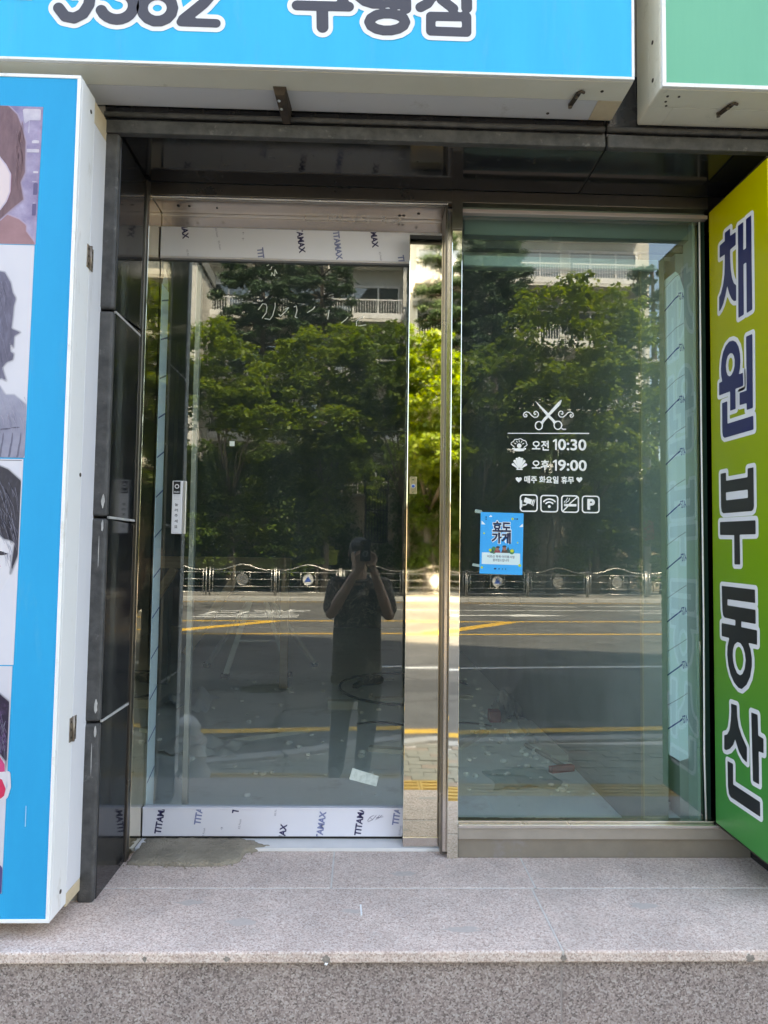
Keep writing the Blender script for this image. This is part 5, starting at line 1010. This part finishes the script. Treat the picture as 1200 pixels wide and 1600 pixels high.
for r_ in range(14):
    for c_ in range(14):
        x = 5.6 + c_ * .65 + (.325 if r_ % 2 else 0); z = WZ0 + .17 + r_ * .305
        if z > WZ1 or nb_ >= 200: continue
        o = bev(mk('stone_block', blk[random.randrange(3)], None, wl), .015); o.location = (x, yl(WY + .005, x), z); o.rotation_euler = (0, 0, math.atan(SL)); nb_ += 1
wall_cap = MB().prism([(-40, yl(WY + .06, -40)), (GX0, yl(WY + .06, GX0)), (GX0, yl(WY - .56, GX0)), (-40, yl(WY - .56, -40))], WZ1, WZ1 + .12, lambda p, q, z: (p, q, z)); build('coping', wall_cap, KERB, wl)
wall_cap = MB().prism([(GX1, yl(WY + .06, GX1)), (40, yl(WY + .06, 40)), (40, yl(WY - .56, 40)), (GX1, yl(WY - .56, GX1))], WZ1, WZ1 + .12, lambda p, q, z: (p, q, z)); build('coping', wall_cap, KERB, wl)
st('terrace', MB().prism([(-80, yl(WY - .51, -80)), (GX0 - .3, yl(WY - .51, GX0)), (GX0 - .3, -31.6), (GX1 + .5, -31.6), (GX1 + .5, yl(WY - .51, GX1)), (80, yl(WY - .51, 80)), (80, -90), (-80, -90)], ZR, 2.9, lambda p, q, z: (p, q, z)), SOIL)
gt = thing('barred_gate', 'black iron barred gate in the wall with bright foliage behind it', 'gate', (.58, yl(WY - .2, .58), GZ0))
gy = yl(WY - .2, .58)
for x in np.linspace(GX0 + .08, GX1 - .08, 8): build('bar', MB().cyl((x, gy, GZ0), (x, gy, GZ1 - .4), .016, 6), GATE, gt)
for z in (GZ0 + .05, 2.9, GZ1 - .42): build('rail', MB().box(GX0, GX1, gy - .02, gy + .02, z - .025, z + .025), GATE, gt)
for x in (GX0, GX1): bx('gate_post', x - .05, x + .05, gy - .05, gy + .05, GZ0 - .2, GZ1, GATE, gt)
# utility pole, lantern, cable
up = thing('utility_pole', 'tall grey pole with red sign at right edge of the window reflection', 'pole', (12.2, yl(-26.4, 12.2), ZR + .13))
px_, py_ = 12.2, yl(-26.4, 12.2)
build('shaft', MB().tube([(px_, py_, ZR + .1), (px_, py_, 4), (px_, py_, 10.5)], [.16, .14, .10], 14), POLE, up, smooth=True)
build('band', MB().cyl((px_, py_, 4.8), (px_, py_, 5.1), .165, 14), ALU, up); bx('red_sign', px_ - .22, px_ + .22, py_ + .17, py_ + .20, 1.6, 2.5, REDP, up); bx('cross_arm', px_ - .9, px_ + .9, py_ - .05, py_ + .05, 9.4, 9.5, ALU, up)
lp = thing('garden_lantern', 'small yellow green lantern box on a post behind the guard rails', 'lantern', (-1.32, -27.6, ZR + .13))
build('post', MB().cyl((-1.32, -27.6, ZR + .1), (-1.32, -27.6, .42), .05, 10), GATE, lp); bx('lantern_box', -1.55, -1.09, -27.78, -27.42, .42, .95, LAMPG, lp, .03); bx('lantern_cap', -1.64, -1.0, -27.86, -27.34, .95, 1.05, LAMPG, lp, .03); bx('lantern_knob', -1.42, -1.22, -27.7, -27.5, 1.05, 1.22, LAMPG, lp, .03)
solo('overhead_cable', MB().tube([(x, -27.2, 7.35 - .02 * x + .0016 * (x - 2) ** 2) for x in range(-20, 21, 2)], .018, 6), RUBBER, 'thin dark overhead cable strung across the street trees', 'cable', smooth=True)
sk = MB(); 
for k in range(9):
    z = ZP + k * .055; r_ = .15 * (1 - .085 * k) * (1 + .12 * math.sin(k * 2.1)); sk.tube([(-1.28 + .01 * math.sin(k), -2.55, z), (-1.28, -2.55, z + .001)], r_, 12)
sk = MB().tube([(-1.27 + .012 * math.sin(k * 1.7), -2.6, ZP + .004 + k * .06) for k in range(9)], [.14, .16, .13, .15, .115, .125, .09, .10, .045], 14)
solo('plastic_sack', sk, PLAS, 'crumpled white plastic sack standing on pavement, mirrored low in the door', 'sack', smooth=True)
# ------------------------------------------------------------------ apartment block
ap = thing('apartment_building', 'cream apartment block with white balcony railings rising behind the trees', 'building', (0, -37, 2.9))
def part_at(name, mesh, mat, parent, x, y, z):
    o = mk(name, mesh, mat, parent)
    o.location = (x, y, z); return o
BAY = 4.3
slab_m = mesh_of(MB().box(-2.1, 2.1, 0, 1.3, -.16, 0), name='balcony_slab'); rb = MB()
for k in range(29): rb.box(-2.02 + k * .1443 - .015, -2.02 + k * .1443 + .015, 1.22, 1.25, .34, 1.06)
rb.box(-2.06, 2.06, 1.205, 1.265, 1.06, 1.12).box(-2.06, 2.06, 1.21, 1.26, .04, .34)
rail_m = mesh_of(rb, name='balcony_railing'); 
wf = MB()
for a in (-1.9, -.72, .72, 1.9): wf.box(a - .05, a + .05, -.02, .08, .0, 2.15)
wf.box(-1.95, 1.95, -.025, .085, 2.1, 2.2).box(-1.95, 1.95, -.025, .085, 0, .09)
win_m = mesh_of(wf, name='window_frame'); pane_m = mesh_of(MB().box(-1.85, 1.85, .0, .02, .05, 2.12), name='pane'); cor_m = mesh_of(MB().box(-2.14, 2.14, -.02, .34, 2.36, 2.62), name='cornice')
for me, ma in ((slab_m, APT), (rail_m, APTW), (win_m, APTW), (pane_m, PANE), (cor_m, APTG)): me.materials.append(ma)
def block(x0, nbay, yf, zs0, nfl, depth, step_=3.42):
    x1 = x0 + nbay * BAY + .5
    build('wall', MB().box(x0 - .5, x1, yf - depth, yf, 2.9, zs0 + nfl * step_ + .8), APT, ap)
    for f in range(nfl):
        z = zs0 + f * step_
        for b in range(nbay):
            x = x0 + (b + .5) * BAY
            part_at('balcony_slab', slab_m, None, ap, x, yf + .002, z); part_at('balcony_railing', rail_m, None, ap, x, yf, z)
            wo_ = part_at('window', win_m, None, ap, x, yf, z + .12); mk('pane', pane_m, None, wo_)
            if f % 2 == 0: part_at('cornice', cor_m, None, ap, x, yf, z)
    build('roof_parapet', MB().box(x0 - .6, x1 + .1, yf - depth - .1, yf + .1, zs0 + nfl * step_ + .8, zs0 + nfl * step_ + 1.6), APTG, ap)
block(-10.8, 3, -37.6, 14.0 - 3 * 3.42, 7, 11)
block(2.55, 3, -36.4, 15.75 - 3 * 3.42, 7, 12)
block(-23, 2, -35.8, 14.6 - 3 * 3.42, 6, 12)
nw_ = MB().box(-10.8, -8.7, -36.9, -33.2, 2.9, 15.8); build('stair_wing', nw_, APT, ap); build('cornice_band', MB().box(-10.95, -8.55, -37.0, -33.05, 15.8, 16.4), APTG, ap)
for z in (6.6, 10.0, 13.3):
    o = build('window', MB().box(-10.2, -9.3, -33.21, -33.14, z, z + 1.3), APTW, ap); build('pane', MB().box(-10.1, -9.4, -33.16, -33.125, z + .1, z + 1.2), PANE, o)
# ------------------------------------------------------------------ trees
def leaf_mesh(name, centers, rad, nleaf, size, seed, flat_=.55, up=1.15, needle=False):
    """centers: (n,3) clump centres, rad: (n,) clump radii -> mesh of loose leaf blades"""
    rg = np.random.default_rng(seed); n = len(centers)
    idx = np.repeat(np.arange(n), nleaf); m = len(idx)
    d = rg.normal(size=(m, 3)); d /= np.linalg.norm(d, axis=1)[:, None]; rr_ = rg.random(m) ** .5
    p = centers[idx] + d * (rad[idx] * rr_)[:, None] * np.array([1, 1, flat_])
    nrm = rg.normal(size=(m, 3)) * .55 + d * .5 + np.array([0, 0, up]); nrm /= np.linalg.norm(nrm, axis=1)[:, None]
    t = np.cross(nrm, rg.normal(size=(m, 3))); t /= np.linalg.norm(t, axis=1)[:, None]; b = np.cross(nrm, t)
    s = size * (.65 + .7 * rg.random(m)); wdt = .13 if needle else .42
    a0 = p - t * s[:, None] * .5; a1 = p + b * (s * wdt)[:, None] - nrm * (s * .08)[:, None]; a2 = p + t * s[:, None] * .5; a3 = p - b * (s * wdt)[:, None] - nrm * (s * .08)[:, None]
    V = np.stack([a0, a1, a2, a3], 1).reshape(-1, 3)
    me = bpy.data.meshes.new(name); me.vertices.add(len(V)); me.vertices.foreach_set('co', V.ravel())
    me.loops.add(m * 4); me.loops.foreach_set('vertex_index', np.arange(m * 4)); me.polygons.add(m); me.polygons.foreach_set('loop_start', np.arange(m) * 4)
    me.update(); me.validate(); return me
def tree(name, label, x, y, z, lobes, mat, bark, seed, nleaf=64, size=.17, group='street trees on the far pavement', fork=0.0, trunk_r=.17):
    rg = np.random.default_rng(seed); t = thing(name, label, 'tree', (x, y, z), group)
    cs, rs = [], []
    for (cx, cy_, cz, rx, ry, rz, n) in lobes:
        d = rg.normal(size=(n, 3)); d /= np.linalg.norm(d, axis=1)[:, None]; q = (.45 + .55 * rg.random(n) ** .6)
        cs.append(np.array([cx, cy_, cz]) + d * q[:, None] * np.array([rx, ry, rz])); rs.append(np.full(n, .36) + .34 * rg.random(n))
    cs = np.concatenate(cs); rs = np.concatenate(rs)
    mk('crown', leaf_mesh('crown', cs, rs, nleaf, size, seed + 1, .45), mat, t)
    top = max(l[2] for l in lobes); c0 = np.mean([l[:2] for l in lobes], 0)
    tr_ = MB(); zf = z + (top - z) * .42
    fp_ = Vector((x + fork * .4, y, zf)); tr_.tube([(x, y, z - .1), (x + .05, y, z + (zf - z) * .5), fp_], [trunk_r * 1.15, trunk_r * .9, trunk_r * .8], 9)
    for k in range(7):
        c = Vector(cs[rg.integers(len(cs))]); mid = fp_.lerp(c, .5) + Vector((0, 0, .25)); mid = mid + Vector((rg.normal() * .35, rg.normal() * .3, 0)); r0 = trunk_r * (.5 if k < 2 else .26)
        tr_.tube([fp_, mid, c], [r0, r0 * .6, r0 * .2], 6)
    build('trunk', tr_, bark, t, smooth=True); return t
TZ = 2.9
tree('broadleaf_tree', 'light green broadleaf tree at the left edge of the door reflection', -5.38, yl(-26.8, -5.38), ZR + .13, [(-5.46, -24.84, 7.90, 1.76, 2.60, 2.18, 93), (-3.86, -24.60, 6.22, 1.94, 1.90, 1.09, 68)], LEAF1, BARK, 21)
tree('broadleaf_tree', 'broad crowned green tree below the left balcony window', -1.60, yl(-26.8, -1.60), ZR + .13, [(-1.60, -25.48, 8.48, 2.38, 2.60, 1.60, 106), (-0.84, -25.00, 6.05, 2.12, 1.90, 1.09, 75)], LEAF1, BARK, 22)
tree('broadleaf_tree', 'tall shady green tree behind the photographer reflection', 1.75, yl(-26.8, 1.75), ZR + .13, [(0.67, -25.32, 7.98, 1.85, 2.60, 2.18, 118), (-0.76, -24.92, 5.21, 1.06, 1.90, 0.76, 31)], LEAF2, BARK, 23)
tree('broadleaf_tree', 'bright yellow green tree mirrored in the steel side panel', 2.69, yl(-26.8, 2.69), ZR + .13, [(2.52, -24.60, 7.22, 1.50, 2.60, 2.44, 106), (2.77, -23.88, 4.70, 1.32, 1.90, 1.09, 50)], LEAF1, BARK, 24)
tree('broadleaf_tree', 'leafy green tree above the scissors at left of the window', 4.96, yl(-26.8, 4.96), ZR + .13, [(4.79, -25.00, 7.06, 1.68, 2.60, 2.10, 93), (5.54, -24.36, 5.21, 1.76, 1.90, 1.09, 62)], LEAF2, BARK, 25)
tree('street_tree', 'large green street tree with pale forked trunk before the wall', 7.9, yl(-26.6, 7.9), ZR + .13, [(7.48, -23.40, 8.74, 2.73, 2.60, 2.69, 150), (6.72, -23.24, 6.22, 2.12, 1.90, 1.26, 68)], LEAF1, BARK, 26, fork=1.0, trunk_r=.16)
tree('broadleaf_tree', 'green tree at the right end of the window reflection', 10.00, yl(-26.8, 10.00), ZR + .13, [(10.08, -25.00, 8.23, 1.85, 2.60, 2.86, 106), (9.24, -24.44, 5.12, 1.76, 1.90, 1.26, 62)], LEAF1, BARK, 27)
tree('broadleaf_tree', 'dense tree beyond the left jamb, outside the door view', -8.57, yl(-26.8, -8.57), ZR + .13, [(-8.57, -25.16, 7.22, 2.12, 2.60, 2.69, 112)], LEAF2, BARK, 28)
tree('broadleaf_tree', 'dense tree beyond the grey pole, past the window edge', 13.10, yl(-26.8, 13.10), ZR + .13, [(13.10, -25.40, 7.39, 2.03, 2.60, 2.86, 112)], LEAF2, BARK, 29)
UND = ((-7.2, 3.6, LEAF2), (-5.2, 4.1, LEAF1), (-3.2, 3.9, LEAF2), (-1.9, 4.2, LEAF1), (2.9, 4.0, LEAF2), (4.3, 4.3, LEAF1), (5.6, 3.7, LEAF2), (9.6, 4.2, LEAF1), (11.4, 4.0, LEAF2), (13.0, 3.7, LEAF1))
for i, (x, zc, m_) in enumerate(UND):
    tree('young_tree', 'young leafy tree before the stone wall, ' + ('at far left of the door', 'left of the pine trunk', 'above the road lettering', 'left of the photographer', 'beside the steel side panel', 'left of the poster', 'above the blue poster', 'right of the forked trunk', 'left of the grey pole', 'past the window edge')[i], x, yl(-26.5, x), ZR + .13, [(x, yl(-26.5, x), zc * .95, 1.35, .8, 1.5, 46), (x + .5, yl(-26.3, x), zc - 1.9, 1.1, .6, .8, 18), (x - .6, yl(-26.6, x), .9, .8, .5, .9, 16)], m_, BARK, 300 + i, size=.16, group='young trees before the stone wall', trunk_r=.07)
def pine(label, x, y, z, top, layers, seed, sparse=1.0):
    rg = np.random.default_rng(seed); t = thing('pine_tree', label, 'tree', (x, y, z), 'dark pines in front of the apartment block'); cs, rs = [], []; tr_ = MB()
    tr_.tube([(x, y, z - .1), (x + .1, y, (z + top) / 2), (x, y, top)], [.22, .17, .06], 9)
    for (dz, r_) in layers:
        n = max(6, int(r_ * 13 * sparse)); zc = z + (top - z) * dz
        for k in range(n):
            a = rg.random() * 6.28; q = r_ * (.25 + .75 * rg.random() ** .7); c = (x + q * math.cos(a), y + q * math.sin(a), zc + .25 - .12 * q + rg.normal() * .15); cs.append(c); rs.append(.28 + .3 * rg.random())
            if k % 3 == 0: tr_.tube([(x, y, zc - .1), ((x + c[0]) / 2, (y + c[1]) / 2, zc), c], [.055, .04, .015], 5)
    mk('crown', leaf_mesh('crown', np.array(cs), np.array(rs), 95, .26, seed, .38, .9, True), NEEDLE, t); build('trunk', tr_, PBARK, t, smooth=True); return t
pine('dark layered pine with straight trunk in the door left half', -5.4, -33.6, TZ, 16.6, [(.98, .8), (.93, 1.9), (.87, 2.0), (.80, 2.5), (.72, 2.3), (.64, 2.6), (.55, 2.3), (.45, 1.8)], 41, 1.2)
pine('dark pine under the scribbles in the door upper middle', -2.4, -34.2, TZ, 17.0, [(.97, 1.0), (.90, 2.0), (.82, 2.1), (.72, 1.8), (.6, 1.5)], 42)
pine('blue green pine mirrored at top of the steel panel', 4.2, -33.8, TZ, 17.5, [(.97, .8), (.90, 1.3), (.80, 1.7), (.70, 1.6), (.6, 1.4)], 43)
pine('dense dark conifer filling top left of the window', 6.5, -33.2, TZ, 17.8, [(.98, .9), (.94, 1.4), (.90, 1.6), (.85, 1.8), (.80, 1.9), (.75, 1.9), (.70, 1.9), (.64, 1.8), (.58, 1.7)], 44, 1.5)
pine('thin sparse pine with bent branches at top right of the window', 14.9, -33.4, TZ, 16.2, [(.95, 1.1), (.86, 1.5), (.74, 1.2)], 45, .7)
# ivy curtain on the wall, shrubs along its top and behind the gate
rg = np.random.default_rng(77); cs = []
for k in range(1700):
    x = rg.uniform(-16, 7.4); z = rg.uniform(-.6, 4.2); 
    if GX0 - .25 < x < GX1 + .25 and GZ0 - .1 < z < GZ1: continue
    if rg.random() < .14 + .12 * math.sin(x * 1.7 + z): continue
    cs.append((x, yl(WY + .22 + .28 * rg.random() ** 2, x), z))
for k in range(420):
    x = rg.uniform(7.2, 17); z = 3.7 - 1.5 * rg.random() ** 2.2 * (1.2 + math.sin(x * 1.3)); cs.append((x, yl(WY + .22, x), z))
for k in range(150):
    x = rg.choice([7.3, 10.3, 13.2]) + rg.normal() * .45; z = rg.uniform(-.6, 4.0); cs.append((x, yl(WY + .2, x), z))
o = mk('ivy', leaf_mesh('ivy', np.array(cs), np.full(len(cs), .36), 26, .15, 78, .9, .35), IVY); setp(o, 'dark glossy ivy curtain hanging over the stone wall', 'ivy', None, 'stuff')
def bush(label, x, y, z, rx, ry, rz, n, mat, seed):
    rg = np.random.default_rng(seed); d = rg.normal(size=(n, 3)); d /= np.linalg.norm(d, axis=1)[:, None]; c = np.array([x, y, z + rz * .9]) + d * np.array([rx, ry, rz]) * (.4 + .6 * rg.random(n))[:, None]
    t = thing('bush', label, 'bush', (x, y, z), 'bushes along the top of the wall'); mk('foliage', leaf_mesh('foliage', c, np.full(n, .36), 60, .15, seed, .7), mat, t)
    s_ = MB()
    for k in range(6): s_.tube([(x, y, z - .1), tuple(c[k])], [.03, .01], 5)
    build('stem', s_, BARK, t)
BUSH = ((-8.6, 2.2, 1.9, LEAF2, 'dark bush on the wall top at the door far left'), (-6.2, 2.0, 1.7, IVY, 'dark bush on the wall top under the light green tree'), (-4.0, 2.0, 2.0, LEAF2, 'tall green bush on the wall top beside the pine trunk'), (-1.9, 1.8, 2.0, LEAF2, 'dark bush on the wall top left of the barred gate'),
        (2.4, 1.6, 1.9, LEAF2, 'green bush on the wall top right of the barred gate'), (4.3, 1.8, 2.0, LEAF1, 'bright bush at the wall top in the steel column'), (6.3, 1.9, 2.1, IVY, 'dark bush on the wall top behind the blue poster'), (8.6, 2.0, 1.9, LEAF2, 'green bush on the wall top behind the forked trunk'), (10.9, 2.0, 2.1, LEAF1, 'light green bush on the wall top right of the forked trunk'), (13.4, 2.1, 2.0, LEAF2, 'green bush on the wall top beside the grey pole'))
for i, (x, rx, rz, m_, l_) in enumerate(BUSH): bush(l_, x, yl(WY - .9, x), TZ + .1, rx, .8, rz, 85, m_, 160 + i)
bush('sunlit bush seen through the bars of the gate', .6, -30.8, ZR + 1.7, 1.0, .5, 2.0, 90, LEAF1, 63)
bush('dark bush above and behind the barred gate', .9, -33.2, TZ, 2.2, .8, 2.6, 110, LEAF2, 68)
# ------------------------------------------------------------------ the photographer (mirrored in the door)
pe = thing('person', 'person in dark camouflage shirt photographing the door with a raised phone', 'person', (-.04, -2.79, ZP))
def capsule(b_, p, q, r0, r1, n=14):
    p, q = Vector(p), Vector(q); b_.tube([p, q], [r0, r1], n); b_.ball(p, r0, nu=n, nv=8); b_.ball(q, r1, nu=n, nv=8)
def chain(b_, pts, rs):
    for i in range(len(pts) - 1): capsule(b_, pts[i], pts[i + 1], rs[i], rs[i + 1])
def fuse(name, b_, vox, mat, parent, smooth_it=6):
    o = mk(name, mesh_of(b_, name=name), None, None)
    m = o.modifiers.new('fuse', 'REMESH'); m.mode = 'VOXEL'; m.voxel_size = vox; m.use_smooth_shade = True
    s_ = o.modifiers.new('smooth', 'SMOOTH'); s_.iterations = smooth_it; s_.factor = .5
    me = bpy.data.meshes.new_from_object(o.evaluated_get(bpy.context.evaluated_depsgraph_get())); bpy.data.objects.remove(o)
    me.polygons.foreach_set('use_smooth', [True] * len(me.polygons)); return mk(name, me, mat, parent)
b_ = MB()
HX, HY, HZ = -.025, -2.745, 1.025
b_.ball((HX, HY, HZ + .01), .076, .094, .112, 18, 12); b_.ball((HX, HY + .030, HZ - .055), .056, .062, .066, 14, 10)          # skull, jaw
b_.tube([(HX, HY + .085, HZ + .02), (HX, HY + .112, HZ - .018)], [.011, .018], 8)                                              # nose
for s in (-1, 1): b_.ball((HX + s * .078, HY - .005, HZ), .012, .022, .032, 8, 6)                                             # ears
b_.ball((HX, HY + .082, HZ - .055), .024, .012, .010, 10, 6)                                                                   # lips
chain(b_, [(HX, HY - .02, HZ - .06), (HX - .005, HY - .05, .80)], [.058, .066])                                               # neck
SH = {-1: (-.20, -2.80, .775), 1: (.16, -2.80, .775)}; EL = {-1: (-.235, -2.655, .575), 1: (.205, -2.66, .565)}; WR = {-1: (-.035, -2.575, .915), 1: (.075, -2.575, .925)}
for s in (-1, 1):
    chain(b_, [(HX, -2.80, .76), SH[s]], [.07, .058]); chain(b_, [SH[s], EL[s]], [.054, .044]); chain(b_, [EL[s], tuple(Vector(EL[s]).lerp(Vector(WR[s]), .35)), WR[s]], [.044, .043, .029])
    pc = Vector(WR[s]) + Vector((.012 * (1 if s < 0 else -1), .018, .05)); b_.obox(pc, (.036, 0, 0), (0, .016, .004), (0, -.006, .044))  # palm
    for k, (L1, L2) in enumerate(((.040, .034), (.045, .038), (.042, .035), (.033, .027))):
        base = Vector(WR[s]) + Vector((s * -.004 + (.030 - k * .020) * (1 if s < 0 else 1) * s * -1, .024, .090 - .004 * k)); k1 = base + Vector((-s * .014, .012, L1 * .8)); k2 = k1 + Vector((-s * L2 * .9, -.004, L2 * .25))
        chain(b_, [tuple(base - Vector((0, .004, .03))), tuple(base), tuple(k1), tuple(k2)], [.0105, .010, .009, .0075])
    th0 = Vector(WR[s]) + Vector((-s * .034, .012, .03)); chain(b_, [tuple(Vector(WR[s]) + Vector((-s * .01, .006, .012))), tuple(th0), tuple(th0 + Vector((-s * .020, .010, .034)))], [.014, .0125, .009])
fuse('body', b_, .0065, SKIN, pe, 3)
b_ = MB()   # hair cap
b_.ball((HX, HY - .010, HZ + .038), .085, .104, .098, 18, 12)
b_.obox((HX, HY + .088, HZ + .066), (.064, 0, 0), (0, .014, .012), (0, -.012, .022))
for s in (-1, 1): b_.obox((HX + s * .074, HY + .012, HZ + .01), (.009, 0, 0), (0, .026, 0), (0, 0, .045))
hr = fuse('hair', b_, .008, HAIR, pe, 3)
for s in (-1, 1):
    build('eye', MB().ball((HX + s * .031, HY + .079, HZ + .012), .0115, nu=10, nv=7), EMB, pe, smooth=True); build('iris', MB().ball((HX + s * .031, HY + .0865, HZ + .012), .0055, nu=8, nv=6), INK, pe, smooth=True)
b_ = MB()   # short sleeved shirt
chain(b_, [(-.03, -2.815, .70), (-.035, -2.81, .45), (-.035, -2.80, .20), (-.03, -2.80, .10)], [.115, .12, .125, .12])
for s in (-1, 1):
    chain(b_, [(-.03 + s * .085, -2.815, .70), (-.035 + s * .085, -2.81, .45), (-.035 + s * .085, -2.80, .22), (-.03 + s * .085, -2.80, .06)], [.096, .104, .110, .112])
    chain(b_, [(HX, -2.81, .755), SH[s]], [.085, .075]); chain(b_, [SH[s], tuple(Vector(SH[s]).lerp(Vector(EL[s]), .78))], [.078, .074])
b_.box(-.235, .175, -2.90, -2.70, .035, .10)
sh = fuse('shirt', b_, .011, CAMO, pe, 5)
build('collar', MB().tube([(HX + .078 * math.cos(t), -2.80 + .072 * math.sin(t), .835 - .02 * math.sin(t)) for t in np.linspace(0, 6.2832, 19)[:-1]], .016, 8, True), CAMO, pe, smooth=True)
b_ = MB()
for s, kx, fx in ((-1, -.155, -.185), (1, .055, .02)):
    chain(b_, [(-.03 + s * .088, -2.80, .08), (-.03 + s * .1, -2.79, -.02), (kx, -2.775, -.25), (fx, -2.81, -.63)], [.108, .10, .076, .064])
tw_ = fuse('trousers', b_, .011, TROU, pe, 5)
for s, fx in ((-1, -.19), (1, .02)):
    b_ = MB(); chain(b_, [(fx, -2.85, ZP + .045), (fx + s * .012, -2.70, ZP + .035)], [.045, .038]); b_.ball((fx, -2.84, ZP + .075), .045, nu=12, nv=8); b_.box(fx - .042, fx + .042, -2.89, -2.67, ZP + .002, ZP + .03); fuse('shoe', b_, .008, SHOE, pe, 4)
ph = thing('smartphone', 'black smartphone held up in both hands of the photographer', 'phone', (.02, -2.525, .98))
o = build('case', MB().box(-.020, .058, -2.530, -2.521, .975, 1.135), PHONE, ph, .004); 
build('lens', MB().cyl((.0, -2.5215, 1.11), (.0, -2.5185, 1.11), .009, 14).cyl((.0, -2.5215, 1.085), (.0, -2.5185, 1.085), .009, 14), STEELD, ph)
build('grip_ring', MB().tube([(.02 + .018 * math.cos(t), -2.5195, 1.03 + .018 * math.sin(t)) for t in np.linspace(0, 6.2832, 15)[:-1]], .003, 6, True), STEELL, ph, smooth=True)

for o in SC.objects:
    if o.type == 'MESH' and o.name.split('.')[0] in ('mortar_smear', 'latch_screw', 'header_hole', 'hinge_screw', 'bolt', 'print_strand', 'film_line', 'film_stripe', 'film_hairline', 'rubble') and o.parent: o['kind'] = 'stuff'
